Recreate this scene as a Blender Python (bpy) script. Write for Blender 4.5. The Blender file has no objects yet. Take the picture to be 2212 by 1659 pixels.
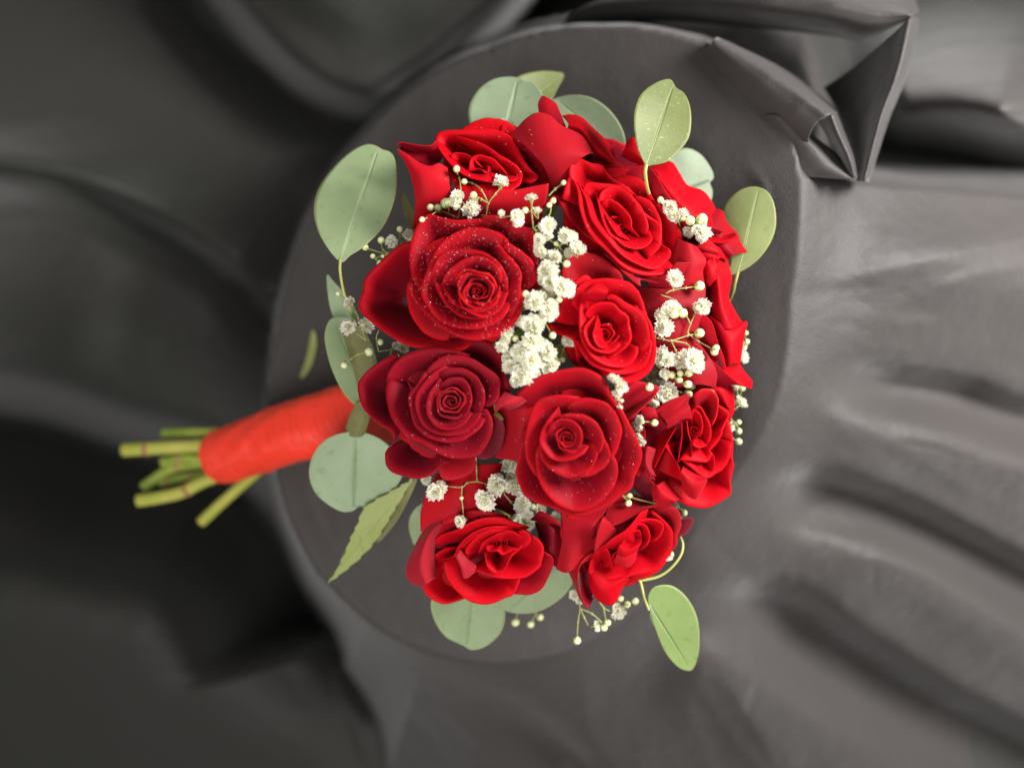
import bpy, math, random
import numpy as np
from mathutils import Vector, Matrix
from mathutils.bvhtree import BVHTree

SC = bpy.context.scene
COL = SC.collection
# ------------------------------------------------------------------ units
# The scene is laid out in a "picture frame": x right, y up, z towards the camera, measured in units of 0.2 mm
U = 0.0002
CAMD = 2100.0
TILT = math.radians(25)           # the table top leans away from the lens by this angle
def P(px, py, z):
    f = (CAMD - z) / CAMD
    return Vector(((px - 1106) * f * U, -(py - 829.5) * f * U, z * U))
def S(x, y):                      # full photograph pixels -> working pixels
    return (x / 1.8223, y / 1.8223)
# picture frame -> world: the table top becomes horizontal
M = Matrix.Translation((0, 0, 0.85)) @ Matrix.Rotation(TILT, 4, 'Y')

# ------------------------------------------------------------------ camera
cd = bpy.data.cameras.new('camera'); cam = bpy.data.objects.new('camera', cd); COL.objects.link(cam)
cd.sensor_width = 36; cd.lens = 36 * CAMD / 2212; cd.clip_start = 0.01; cd.clip_end = 50
cd.dof.use_dof = True; cd.dof.focus_distance = (CAMD - 70) * U; cd.dof.aperture_fstop = 3.0
cam.matrix_world = M @ Matrix.Translation((0, 0, CAMD * U))
SC.camera = cam

# ------------------------------------------------------------------ world and lamps
w = bpy.data.worlds.new('World'); SC.world = w; w.use_nodes = True
w.node_tree.nodes['Background'].inputs[0].default_value = (1.0, 0.97, 0.93, 1)
w.node_tree.nodes['Background'].inputs[1].default_value = 0.26
def area(name, loc, target, size, power, color):
    l = bpy.data.lights.new(name, 'AREA'); l.shape = 'DISK'; l.size = size; l.energy = power; l.color = color
    o = bpy.data.objects.new(name, l); COL.objects.link(o)
    d = (Vector(target) - Vector(loc)).normalized()
    o.matrix_world = M @ (Matrix.Translation(loc) @ d.to_track_quat('-Z', 'Y').to_matrix().to_4x4())
area('soft_main_lamp', (0.62, 0.30, 0.38), (0.10, 0.0, 0.0), 0.34, 14.0, (1.0, 0.97, 0.95))  # main soft disk lamp, high on the right
area('overhead_fill_lamp', (-0.12, -0.24, 0.44), (-0.04, 0, 0), 0.30, 2.15, (1.0, 0.98, 0.95))  # added fill, set to brighten the handle and left blossoms
SC.cycles.diffuse_bounces = 8; SC.cycles.transmission_bounces = 8; SC.cycles.max_bounces = 14
SC.view_settings.view_transform = 'Standard'; SC.view_settings.look = 'None'
SC.view_settings.exposure = 0.32; SC.view_settings.gamma = 1.0

# ------------------------------------------------------------------ helpers
def cr(pts, n, closed=False):
    """Catmull-Rom resampling of a list of points to n points (arc-uniform in parameter)."""
    p = np.array([tuple(q) for q in pts], float); m = len(p)
    if closed:
        ext = np.vstack([p[-1:], p, p[:2]]); segs = m
        t = np.linspace(0, segs, n, endpoint=False)
    else:
        ext = np.vstack([2 * p[0] - p[1], p, 2 * p[-1] - p[-2]]); segs = m - 1
        t = np.linspace(0, segs, n)
    i = np.minimum(t.astype(int), segs - 1); f = (t - i)[:, None]
    a, b, c, d = ext[i], ext[i + 1], ext[i + 2], ext[i + 3]
    return 0.5 * (2 * b + (c - a) * f + (2 * a - 5 * b + 4 * c - d) * f**2 + (3 * b - a - 3 * c + d) * f**3)

def new_mesh(name, verts, faces, mats, uvs=None, mi=None, smooth=True):
    me = bpy.data.meshes.new(name)
    me.from_pydata([tuple(v) for v in verts], [], faces)
    if smooth: me.polygons.foreach_set('use_smooth', [True] * len(me.polygons))
    for m in (mats if isinstance(mats, (list, tuple)) else [mats]): me.materials.append(m)
    if mi: me.polygons.foreach_set('material_index', mi)
    if uvs is not None:
        uv = me.uv_layers.new(name='UVMap'); idx = np.empty(len(me.loops), int)
        me.loops.foreach_get('vertex_index', idx)
        uv.data.foreach_set('uv', np.asarray(uvs, float)[idx].ravel())
    me.update()
    return me

def obj(name, me, parent=None, mat=None):
    o = bpy.data.objects.new(name, me); COL.objects.link(o)
    if parent is not None: o.parent = parent
    if mat is not None: o.matrix_local = mat
    return o
ROOTS = []
def tag(o, label, cat, group=None, kind=None):
    if label: o['label'] = label
    if cat: o['category'] = cat
    if group: o['group'] = group
    if kind: o['kind'] = kind
    ROOTS.append(o)
    return o
def thing(name, loc, label, cat, group=None):
    o = bpy.data.objects.new(name, None); COL.objects.link(o); o.location = loc
    o.empty_display_size = 0.005
    return tag(o, label, cat, group)
def grid_faces(nu, nv, closed_u=False, off=0):
    fs = []
    for i in range(nu if closed_u else nu - 1):
        a, b = i * nv, ((i + 1) % nu) * nv
        for j in range(nv - 1):
            fs.append((off + a + j, off + b + j, off + b + j + 1, off + a + j + 1))
    return fs
def solid(o, t, offset=0):
    m = o.modifiers.new('thickness', 'SOLIDIFY'); m.thickness = t; m.offset = offset; m.use_rim = True
def tube(pts, rad, n=8, rings=None, cap=True, wob=0.0, seed=0):
    """tube along points (Vectors); rad a number or list; returns verts, faces"""
    k = rings or max(8, len(pts) * 5)
    if len(pts) < 3: pts = [pts[0], (Vector(pts[0]) + Vector(pts[-1])) / 2, pts[-1]]
    c = cr(pts, k)
    r = np.interp(np.linspace(0, 1, k), np.linspace(0, 1, len(rad)), rad) if isinstance(rad, (list, tuple)) else np.full(k, rad)
    rs = random.Random(seed)
    tng = np.gradient(c, axis=0); tng /= np.linalg.norm(tng, axis=1)[:, None] + 1e-12
    up = np.array((0.13, 0.21, 0.97)); vs = []
    a = np.cross(tng[0], up); a /= np.linalg.norm(a)
    for i in range(k):
        a = a - tng[i] * a.dot(tng[i]); a /= np.linalg.norm(a); b = np.cross(tng[i], a)
        rr = r[i] * (1 + wob * rs.uniform(-1, 1))
        for j in range(n):
            th = 2 * math.pi * j / n
            vs.append(c[i] + rr * (math.cos(th) * a + math.sin(th) * b))
    fs = []
    for i in range(k - 1):
        for j in range(n):
            fs.append((i * n + j, i * n + (j + 1) % n, (i + 1) * n + (j + 1) % n, (i + 1) * n + j))
    if cap:
        fs.append(tuple(range(n - 1, -1, -1))); fs.append(tuple((k - 1) * n + j for j in range(n)))
    return vs, fs
class Acc:
    def __init__(s): s.v = []; s.f = []; s.mi = []
    def add(s, v, f, m=0):
        o = len(s.v); s.v += list(v); s.f += [tuple(i + o for i in q) for q in f]; s.mi += [m] * len(f)
    def mesh(s, name, mats): return new_mesh(name, s.v, s.f, mats, mi=s.mi)

# ------------------------------------------------------------------ materials
def mat(name):
    m = bpy.data.materials.new(name); m.use_nodes = True
    nt = m.node_tree; b = nt.nodes['Principled BSDF']
    return m, nt, b
def N(nt, t, **kw):
    n = nt.nodes.new(t)
    for k, v in kw.items():
        if k in n.inputs: n.inputs[k].default_value = v
        else: setattr(n, k, v)
    return n
def ramp(nt, fac, stops):
    r = nt.nodes.new('ShaderNodeValToRGB'); e = r.color_ramp.elements
    e[0].position, e[0].color = stops[0][0], (*stops[0][1], 1)
    e[1].position, e[1].color = stops[-1][0], (*stops[-1][1], 1)
    for p, c in stops[1:-1]:
        x = e.new(p); x.color = (*c, 1)
    nt.links.new(fac, r.inputs[0]); return r

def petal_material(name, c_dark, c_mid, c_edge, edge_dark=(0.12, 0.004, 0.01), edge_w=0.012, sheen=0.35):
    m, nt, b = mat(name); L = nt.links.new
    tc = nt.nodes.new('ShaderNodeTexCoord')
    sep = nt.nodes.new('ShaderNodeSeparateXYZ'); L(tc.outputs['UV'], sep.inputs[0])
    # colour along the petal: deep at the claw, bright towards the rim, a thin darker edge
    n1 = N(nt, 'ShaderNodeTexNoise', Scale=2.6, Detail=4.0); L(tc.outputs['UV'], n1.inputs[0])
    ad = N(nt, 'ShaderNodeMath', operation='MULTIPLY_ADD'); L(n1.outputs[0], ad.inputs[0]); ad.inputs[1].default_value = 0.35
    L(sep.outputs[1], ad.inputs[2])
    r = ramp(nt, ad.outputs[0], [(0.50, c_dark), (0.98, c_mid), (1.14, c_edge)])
    # veins: noise stretched along the petal
    mp = nt.nodes.new('ShaderNodeMapping'); mp.inputs['Scale'].default_value = (34, 2.2, 1); L(tc.outputs['UV'], mp.inputs[0])
    n2 = N(nt, 'ShaderNodeTexNoise', Scale=1.0, Detail=3.0); L(mp.outputs[0], n2.inputs[0])
    mx = nt.nodes.new('ShaderNodeMix'); mx.data_type = 'RGBA'; mx.blend_type = 'MULTIPLY'; mx.inputs[0].default_value = 0.32
    vr = ramp(nt, n2.outputs[0], [(0.3, (0.70, 0.70, 0.70)), (0.7, (1, 1, 1))])
    L(r.outputs[0], mx.inputs[6]); L(vr.outputs[0], mx.inputs[7])
    # dried, darker outermost edge
    n3 = N(nt, 'ShaderNodeTexNoise', Scale=9.0, Detail=3.0); L(tc.outputs['UV'], n3.inputs[0])
    g = N(nt, 'ShaderNodeMath', operation='MULTIPLY_ADD'); L(n3.outputs[0], g.inputs[0]); g.inputs[1].default_value = 0.05; L(sep.outputs[1], g.inputs[2])
    er = ramp(nt, g.outputs[0], [(1.02 - edge_w * 2, (0, 0, 0)), (1.03, (1, 1, 1))])
    m2 = nt.nodes.new('ShaderNodeMix'); m2.data_type = 'RGBA'
    L(er.outputs[0], m2.inputs[0]); L(mx.outputs[2], m2.inputs[6]); m2.inputs[7].default_value = (*edge_dark, 1)
    if 'back' in name:                      # a few dried tan blemishes on the backs
        n9 = N(nt, 'ShaderNodeTexNoise', Scale=230.0, Detail=3.0); L(tc.outputs['Object'], n9.inputs[0])
        n8 = N(nt, 'ShaderNodeTexNoise', Scale=42.0, Detail=1.0); L(tc.outputs['Object'], n8.inputs[0])
        ml = N(nt, 'ShaderNodeMath', operation='MULTIPLY'); L(n9.outputs[0], ml.inputs[0]); L(n8.outputs[0], ml.inputs[1])
        br = ramp(nt, ml.outputs[0], [(0.43, (0, 0, 0)), (0.48, (0.8, 0.8, 0.8))])
        m5 = nt.nodes.new('ShaderNodeMix'); m5.data_type = 'RGBA'
        L(br.outputs[0], m5.inputs[0]); L(m2.outputs[2], m5.inputs[6]); m5.inputs[7].default_value = (0.30, 0.15, 0.05, 1); m2 = m5
    L(m2.outputs[2], b.inputs['Base Color'])
    b.inputs['Roughness'].default_value = 0.5
    b.inputs['Specular IOR Level'].default_value = 0.06
    b.inputs['Sheen Weight'].default_value = sheen
    b.inputs['Sheen Roughness'].default_value = 0.45
    b.inputs['Sheen Tint'].default_value = (1.0, 0.30, 0.36, 1)
    # velvet grain + vein relief
    n4 = N(nt, 'ShaderNodeTexNoise', Scale=1500.0, Detail=3.0); L(tc.outputs['Object'], n4.inputs[0])
    ms = N(nt, 'ShaderNodeMath', operation='MULTIPLY_ADD'); L(n2.outputs[0], ms.inputs[0]); ms.inputs[1].default_value = 0.5; L(n4.outputs[0], ms.inputs[2])
    bp = N(nt, 'ShaderNodeBump', Strength=0.4, Distance=0.0003); L(ms.outputs[0], bp.inputs['Height']); L(bp.outputs[0], b.inputs['Normal'])
    tr = nt.nodes.new('ShaderNodeBsdfTranslucent'); tr.inputs[0].default_value = (0.75, 0.006, 0.012, 1); L(bp.outputs[0], tr.inputs['Normal'])
    ms2 = nt.nodes.new('ShaderNodeMixShader'); ms2.inputs[0].default_value = 0.22
    L(b.outputs[0], ms2.inputs[1]); L(tr.outputs[0], ms2.inputs[2]); L(ms2.outputs[0], nt.nodes['Material Output'].inputs[0])
    return m
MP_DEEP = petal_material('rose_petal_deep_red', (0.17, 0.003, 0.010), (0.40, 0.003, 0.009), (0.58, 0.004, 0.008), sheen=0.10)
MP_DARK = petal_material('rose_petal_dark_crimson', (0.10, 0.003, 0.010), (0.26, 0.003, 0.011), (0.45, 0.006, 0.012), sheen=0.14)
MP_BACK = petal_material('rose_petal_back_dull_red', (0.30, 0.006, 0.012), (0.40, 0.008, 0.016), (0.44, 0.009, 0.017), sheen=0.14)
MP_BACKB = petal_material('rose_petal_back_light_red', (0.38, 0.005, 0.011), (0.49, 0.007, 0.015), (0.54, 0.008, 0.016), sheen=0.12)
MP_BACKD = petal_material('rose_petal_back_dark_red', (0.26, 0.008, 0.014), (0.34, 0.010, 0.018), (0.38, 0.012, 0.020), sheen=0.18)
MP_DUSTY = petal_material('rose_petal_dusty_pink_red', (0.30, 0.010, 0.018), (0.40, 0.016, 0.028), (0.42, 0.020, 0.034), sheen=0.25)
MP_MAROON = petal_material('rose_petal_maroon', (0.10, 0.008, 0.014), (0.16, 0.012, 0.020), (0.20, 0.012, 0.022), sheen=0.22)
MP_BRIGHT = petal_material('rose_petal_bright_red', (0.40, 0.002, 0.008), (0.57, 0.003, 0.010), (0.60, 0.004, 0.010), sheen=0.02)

def leaf_material(name, c1, c2, edge, rough=0.5, specks=False):
    m, nt, b = mat(name); L = nt.links.new
    tc = nt.nodes.new('ShaderNodeTexCoord')
    n1 = N(nt, 'ShaderNodeTexNoise', Scale=60.0, Detail=5.0); L(tc.outputs['Object'], n1.inputs[0])
    r = ramp(nt, n1.outputs[0], [(0.3, c1), (0.7, c2)])
    sep = nt.nodes.new('ShaderNodeSeparateXYZ'); L(tc.outputs['UV'], sep.inputs[0])
    er = ramp(nt, sep.outputs[1], [(0.955, (0, 0, 0)), (0.99, (1, 1, 1))])
    mx = nt.nodes.new('ShaderNodeMix'); mx.data_type = 'RGBA'
    L(er.outputs[0], mx.inputs[0]); L(r.outputs[0], mx.inputs[6]); mx.inputs[7].default_value = (*edge, 1)
    out = mx.outputs[2]
    if specks:
        v = N(nt, 'ShaderNodeTexNoise', Scale=900.0, Detail=2.0); L(tc.outputs['Object'], v.inputs[0])
        vr = ramp(nt, v.outputs[0], [(0.64, (0, 0, 0)), (0.76, (0.4, 0.4, 0.4))])
        m3 = nt.nodes.new('ShaderNodeMix'); m3.data_type = 'RGBA'
        L(vr.outputs[0], m3.inputs[0]); L(out, m3.inputs[6]); m3.inputs[7].default_value = (0.52, 0.60, 0.36, 1); out = m3.outputs[2]
    n7 = N(nt, 'ShaderNodeTexNoise', Scale=190.0, Detail=5.0, Roughness=0.7); L(tc.outputs['Object'], n7.inputs[0])
    r7 = ramp(nt, n7.outputs[0], [(0.30, (0.62, 0.62, 0.50)), (0.42, (1, 1, 1)), (0.75, (1.0, 1.0, 1.0))])
    m7 = nt.nodes.new('ShaderNodeMix'); m7.data_type = 'RGBA'; m7.blend_type = 'MULTIPLY'; m7.inputs[0].default_value = 0.7
    L(out, m7.inputs[6]); L(r7.outputs[0], m7.inputs[7]); out = m7.outputs[2]
    L(out, b.inputs['Base Color'])
    b.inputs['Roughness'].default_value = rough; b.inputs['Specular IOR Level'].default_value = 0.3
    n2 = N(nt, 'ShaderNodeTexNoise', Scale=500.0, Detail=3.0); L(tc.outputs['Object'], n2.inputs[0])
    bp = N(nt, 'ShaderNodeBump', Strength=0.25, Distance=0.0003); L(n2.outputs[0], bp.inputs['Height']); L(bp.outputs[0], b.inputs['Normal'])
    tr = nt.nodes.new('ShaderNodeBsdfTranslucent'); L(out, tr.inputs[0])
    ms2 = nt.nodes.new('ShaderNodeMixShader'); ms2.inputs[0].default_value = 0.15
    L(b.outputs[0], ms2.inputs[1]); L(tr.outputs[0], ms2.inputs[2]); L(ms2.outputs[0], nt.nodes['Material Output'].inputs[0])
    return m
ML_GREY = leaf_material('eucalyptus_leaf_grey_green', (0.22, 0.29, 0.145), (0.27, 0.35, 0.185), (0.37, 0.40, 0.16))
ML_BLUE = leaf_material('eucalyptus_leaf_silver_green', (0.25, 0.33, 0.19), (0.30, 0.39, 0.23), (0.33, 0.42, 0.22))
ML_BLUE2 = leaf_material('eucalyptus_leaf_dimmed_silver_green', (0.155, 0.205, 0.12), (0.195, 0.25, 0.15), (0.23, 0.28, 0.14))  # silver-green copy, dimmed in colour because the lamp strikes these leaves
ML_YEL = leaf_material('eucalyptus_leaf_yellow_green', (0.115, 0.145, 0.044), (0.155, 0.18, 0.058), (0.22, 0.235, 0.07), specks=True)
ML_YEL2 = leaf_material('eucalyptus_leaf_olive_green', (0.155, 0.20, 0.075), (0.21, 0.245, 0.09), (0.33, 0.31, 0.09))
ML_FRESH = leaf_material('eucalyptus_leaf_fresh_green', (0.17, 0.245, 0.08), (0.205, 0.28, 0.095), (0.25, 0.32, 0.11))
ML_OLIVE = leaf_material('eucalyptus_leaf_olive', (0.15, 0.15, 0.055), (0.21, 0.20, 0.08), (0.30, 0.32, 0.14))
ML_ROSE = leaf_material('rose_leaf_green', (0.24, 0.29, 0.075), (0.31, 0.36, 0.11), (0.20, 0.24, 0.06))

def plain(name, c1, c2, scale, rough=0.5, spec=0.3, bump=0.0, bscale=None, sheen=0, trans=0.0):
    m, nt, b = mat(name); L = nt.links.new
    tc = nt.nodes.new('ShaderNodeTexCoord')
    n1 = N(nt, 'ShaderNodeTexNoise', Scale=float(scale), Detail=4.0); L(tc.outputs['Object'], n1.inputs[0])
    r = ramp(nt, n1.outputs[0], [(0.3, c1), (0.7, c2)]); L(r.outputs[0], b.inputs['Base Color'])
    b.inputs['Roughness'].default_value = rough; b.inputs['Specular IOR Level'].default_value = spec
    b.inputs['Sheen Weight'].default_value = sheen
    if bump:
        n2 = N(nt, 'ShaderNodeTexNoise', Scale=float(bscale or scale), Detail=3.0); L(tc.outputs['Object'], n2.inputs[0])
        bp = N(nt, 'ShaderNodeBump', Strength=bump, Distance=0.0004); L(n2.outputs[0], bp.inputs['Height']); L(bp.outputs[0], b.inputs['Normal'])
    if trans:
        tr = nt.nodes.new('ShaderNodeBsdfTranslucent'); L(r.outputs[0], tr.inputs[0])
        ms2 = nt.nodes.new('ShaderNodeMixShader'); ms2.inputs[0].default_value = trans
        L(b.outputs[0], ms2.inputs[1]); L(tr.outputs[0], ms2.inputs[2]); L(ms2.outputs[0], nt.nodes['Material Output'].inputs[0])
    return m
M_VEIN = plain('leaf_vein', (0.29, 0.37, 0.20), (0.34, 0.42, 0.22), 300)
M_STEM = plain('eucalyptus_stem', (0.33, 0.36, 0.09), (0.45, 0.46, 0.14), 150, 0.45)
M_WHITE = plain('babys_breath_petal', (0.86, 0.85, 0.70), (0.94, 0.93, 0.83), 260, 0.7, 0.2, trans=0.5)
M_BUD = plain('babys_breath_bud', (0.60, 0.64, 0.30), (0.74, 0.76, 0.46), 300, 0.5)
M_CALYX = plain('babys_breath_calyx', (0.26, 0.36, 0.07), (0.40, 0.48, 0.14), 400, 0.5)
M_TWIG = plain('babys_breath_twig', (0.20, 0.22, 0.06), (0.34, 0.34, 0.12), 300, 0.55)
M_CUT = plain('cut_rose_stem', (0.17, 0.26, 0.03), (0.38, 0.42, 0.07), 55, 0.4, 0.4, 0.3, 300)
M_CUTY = plain('cut_rose_stem_yellow', (0.33, 0.36, 0.05), (0.46, 0.44, 0.09), 55, 0.4, 0.4, 0.3, 300)
M_NODE = plain('stem_node_brown', (0.28, 0.12, 0.05), (0.38, 0.26, 0.10), 200, 0.6)

def ribbon_material():
    m, nt, b = mat('orange_red_satin_ribbon'); L = nt.links.new
    tc = nt.nodes.new('ShaderNodeTexCoord')
    mp = nt.nodes.new('ShaderNodeMapping'); mp.inputs['Scale'].default_value = (60, 4, 1); L(tc.outputs['UV'], mp.inputs[0])
    n = N(nt, 'ShaderNodeTexNoise', Scale=1.5, Detail=3.0); L(mp.outputs[0], n.inputs[0])
    r = ramp(nt, n.outputs[0], [(0.3, (0.80, 0.018, 0.008)), (0.7, (0.96, 0.050, 0.020))]); L(r.outputs[0], b.inputs['Base Color'])
    b.inputs['Roughness'].default_value = 0.38; b.inputs['Specular IOR Level'].default_value = 0.45
    b.inputs['Anisotropic'].default_value = 0.5; b.inputs['Sheen Weight'].default_value = 0.3; b.inputs['Sheen Tint'].default_value = (1, 0.3, 0.15, 1)
    bp = N(nt, 'ShaderNodeBump', Strength=0.8, Distance=0.0008); L(n.outputs[0], bp.inputs['Height']); L(bp.outputs[0], b.inputs['Normal'])
    return m
M_RIB = ribbon_material()
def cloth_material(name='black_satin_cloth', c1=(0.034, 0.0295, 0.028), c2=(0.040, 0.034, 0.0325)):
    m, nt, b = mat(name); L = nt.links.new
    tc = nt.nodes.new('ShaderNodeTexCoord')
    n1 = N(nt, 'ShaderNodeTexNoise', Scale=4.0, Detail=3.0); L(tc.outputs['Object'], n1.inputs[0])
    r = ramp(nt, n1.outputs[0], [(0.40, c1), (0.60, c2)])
    v = N(nt, 'ShaderNodeTexVoronoi', Scale=75.0); L(tc.outputs['Object'], v.inputs[0])      # lint
    vr = ramp(nt, v.outputs['Distance'], [(0.018, (1, 1, 1)), (0.05, (0, 0, 0))])
    mx = nt.nodes.new('ShaderNodeMix'); mx.data_type = 'RGBA'
    n5 = N(nt, 'ShaderNodeTexNoise', Scale=30.0); L(tc.outputs['Object'], n5.inputs[0])
    q = ramp(nt, n5.outputs[0], [(0.60, (0, 0, 0)), (0.66, (0.5, 0.5, 0.5))])
    mu = N(nt, 'ShaderNodeMath', operation='MULTIPLY'); L(vr.outputs[0], mu.inputs[0]); L(q.outputs[0], mu.inputs[1])
    L(mu.outputs[0], mx.inputs[0]); L(r.outputs[0], mx.inputs[6]); mx.inputs[7].default_value = (0.35, 0.34, 0.32, 1)
    L(mx.outputs[2], b.inputs['Base Color'])
    b.inputs['Roughness'].default_value = 0.55; b.inputs['Specular IOR Level'].default_value = 0.45
    b.inputs['Sheen Weight'].default_value = 0.22; b.inputs['Sheen Roughness'].default_value = 0.45
    n2 = N(nt, 'ShaderNodeTexNoise', Scale=1800.0, Detail=2.0); L(tc.outputs['Object'], n2.inputs[0])
    n3 = N(nt, 'ShaderNodeTexNoise', Scale=38.0, Detail=6.0); L(tc.outputs['Object'], n3.inputs[0])
    ms = N(nt, 'ShaderNodeMath', operation='MULTIPLY_ADD'); L(n3.outputs[0], ms.inputs[0]); ms.inputs[1].default_value = 6.0; L(n2.outputs[0], ms.inputs[2])
    bp = N(nt, 'ShaderNodeBump', Strength=0.55, Distance=0.0006); L(ms.outputs[0], bp.inputs['Height']); L(bp.outputs[0], b.inputs['Normal'])
    return m
M_CLOTH = cloth_material(); M_CLOTH2 = cloth_material('shaded_olive_grey_cloth', (0.022, 0.023, 0.019), (0.028, 0.027, 0.024))  # lower cloth: olive tone, with shade added in its darker colour
def water_material():
    m, nt, b = mat('water_drop')
    b.inputs['Base Color'].default_value = (1, 0.30, 0.32, 1); b.inputs['Transmission Weight'].default_value = 0.80
    b.inputs['IOR'].default_value = 1.33; b.inputs['Roughness'].default_value = 0.03
    b.inputs['Specular IOR Level'].default_value = 0.8
    return m
M_WATER = water_material()

# ------------------------------------------------------------------ the cloth
def smooth(x, a, b):
    t = np.clip((x - a) / (b - a), 0, 1); return t * t * (3 - 2 * t)
def ridge(X, Y, pts, wl, wr, h, ends=0.35, power=1.0):
    """height of a fold: polyline crest, falling over wl to its left and wr to its right"""
    p = cr(pts, 40); best = np.full(X.shape, 1e18); sg = np.zeros(X.shape); tt = np.zeros(X.shape)
    for i in range(39):
        a, b = p[i], p[i + 1]; d = b - a; L2 = d.dot(d)
        t = np.clip(((X - a[0]) * d[0] + (Y - a[1]) * d[1]) / L2, 0, 1)
        qx, qy = a[0] + t * d[0], a[1] + t * d[1]; dd = (X - qx)**2 + (Y - qy)**2
        m = dd < best; best[m] = dd[m]; sg[m] = (d[0] * (Y - qy) - d[1] * (X - qx))[m]; tt[m] = ((i + t) / 39)[m]
    dist = np.sqrt(best); wd = np.where(sg < 0, wl, wr)
    e0, e1 = ends if isinstance(ends, tuple) else (ends, ends)
    fade = smooth(tt, -0.01, e0) * (1 - smooth(tt, 1 - e1, 1.01))
    return h * np.exp(-(dist / wd)**2) * fade

def noise2(X, Y, scale, seed):
    r = random.Random(seed); z = np.zeros(X.shape)
    for k in range(7):
        a = r.uniform(0, math.pi); f = 2 * math.pi / (scale * r.uniform(0.6, 1.6)); ph = r.uniform(0, 6.28)
        z += np.sin(f * (X * math.cos(a) + Y * math.sin(a)) + ph + 1.3 * np.sin(f * 0.5 * (Y * math.cos(a) - X * math.sin(a)) + ph * 2))
    return z / 7

CX, CY, RA, RB = 1150.0, 742.0, 562.0, 680.0
def top_z(x): return -330 + 0.42 * (x - CX)
def cloth():
    st = 7.0
    xs = np.concatenate([np.arange(-2600, -700, 40), np.arange(-700, 2760, st), np.arange(2760, 4000, 40)])
    ys = np.concatenate([np.arange(-2200, -500, 40), np.arange(-500, 2200, st), np.arange(2200, 3800, 40)])
    X, Y = np.meshgrid(xs, ys, indexing='ij')
    dx, dy = (X - CX) / RA, (Y - CY) / RB
    th = np.arctan2(dy, dx)                     # 0 right, +90 bottom of the picture
    # the padded top is not a perfect circle
    gr = np.interp(np.degrees(th), [-180, -163, -132, -100, -88, -75, -56, -43, -30, -20, -8, 10, 28, 42, 60, 85, 105, 122, 139, 150, 170, 180],
                   [0.99, 0.955, 0.925, 0.95, 0.99, 1.04, 1.15, 1.17, 1.18, 1.09, 1.0, 0.96, 0.895, 0.87, 0.91, 0.98, 1.03, 1.075, 1.10, 1.085, 1.03, 0.99])
    e = np.sqrt(dx * dx + dy * dy) / gr + 1e-9
    ex = CX + (X - CX) / np.maximum(e, 1)       # point on the rim
    dd = (e - 1) * 620
    zt = top_z(np.where(e > 1, ex, X))
    deg = np.degrees(th)
    slope = np.interp(deg, [-180, -140, -100, -70, -52, -34, -10, 20, 55, 80, 100, 112, 125, 150, 180],
                           [200, 200, 180, 60, 9, 1.8, 0.72, 0.72, 0.85, 1.5, 2.6, 4.5, 14, 120, 200])
    o = np.maximum(dd, 0)
    rnd = np.interp(deg, [-180, -60, -40, 60, 95, 150, 180], [5, 6, 22, 22, 16, 6, 5])
    fall = slope * (np.sqrt(o * o + rnd**2) - rnd)
    F = np.zeros(X.shape)
    R = lambda pts, wl, wr, h, ends=0.25: ridge(X, Y, pts, wl, wr, h, ends)
    F += R([(1700, 560), (1950, 560), (2230, 600), (2700, 640)], 110, 130, 120, (0.5, 0.05))
    F -= R([(1730, 800), (1921, 828), (2072, 853), (2212, 899), (2700, 1000)], 38, 95, 135, (0.3, 0.05))
    F += R([(1700, 890), (1820, 899), (2022, 939), (2173, 989), (2700, 1150)], 50, 80, 100, (0.5, 0.05))
    F -= R([(1570, 1060), (1720, 1045), (1846, 1075), (1972, 1125), (2212, 1246), (2700, 1500)], 36, 105, 150, (0.28, 0.05))
    F += R([(1620, 1150), (1770, 1160), (1972, 1226), (2173, 1352), (2700, 1650)], 50, 80, 100, (0.5, 0.05))
    F -= R([(1440, 1310), (1670, 1307), (1821, 1402), (2022, 1528), (2173, 1604), (2600, 1850)], 46, 125, 190, (0.3, 0.05))
    F += R([(1400, 1420), (1569, 1453), (1770, 1573), (2100, 1800)], 80, 110, 70)
    F -= R([(880, 1400), (1010, 1470), (1180, 1580), (1320, 1720)], 30, 50, 110, 0.25)
    for a, b in (((1745, 1221), (1811, 1145)), ((1801, 1226), (1836, 1170)), ((1841, 1216), (1906, 1168)), ((1876, 1280), (1888, 1210)), ((1345, 1500), (1400, 1400))):
        F -= R([a, ((a[0] + b[0]) / 2 + 4, (a[1] + b[1]) / 2), b], 6, 9, 4, 0.6)
    F -= R([(1936, 954), (2030, 970), (2060, 985), (2123, 994)], 5, 9, 7, 0.2)
    F += R([(1700, 1010), (1850, 1000), (2000, 1030)], 20, 28, 8, 0.6)
    F += R([(1750, 690), (1950, 700), (2212, 760)], 30, 40, 10, 0.6)
    # long thin gathers running down the hanging cloth
    for i in range(22):
        ph = -14 + i * 5.1 + 2.2 * math.sin(i * 2.7); w_ = 0.9 + 0.5 * math.sin(i * 1.3)**2
        F += (4 + 4 * math.sin(i * 4.1)) * np.exp(-((deg - ph - 3.0 * np.sin(dd / 260 + i)) / w_)**2) * smooth(dd, 20 + 60 * (i % 3), 520)
    fo = smooth(dd, 14, 230)
    fl = -1750 + 40 * noise2(X, Y, 1100, 3)
    fl += 700 * (1 - smooth(X + 0.25 * (Y - 600), -260, 330)) * smooth(Y, 250, 500) * (1 - smooth(Y, 700, 950))
    fl += ridge(X, Y, [(-700, 480), (0, 600), (350, 760), (640, 980)], 260, 260, 300, 0.1)
    fl += ridge(X, Y, [(-700, 160), (60, 330), (300, 400), (600, 600)], 170, 130, 170, 0.1)
    fl -= ridge(X, Y, [(-700, 330), (0, 385), (230, 450), (480, 590), (640, 760)], 26, 44, 170, 0.1)
    fl -= ridge(X, Y, [(-700, 840), (0, 905), (260, 975), (480, 1040), (620, 1180), (700, 1400)], 55, 170, 1300, 0.05)
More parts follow.
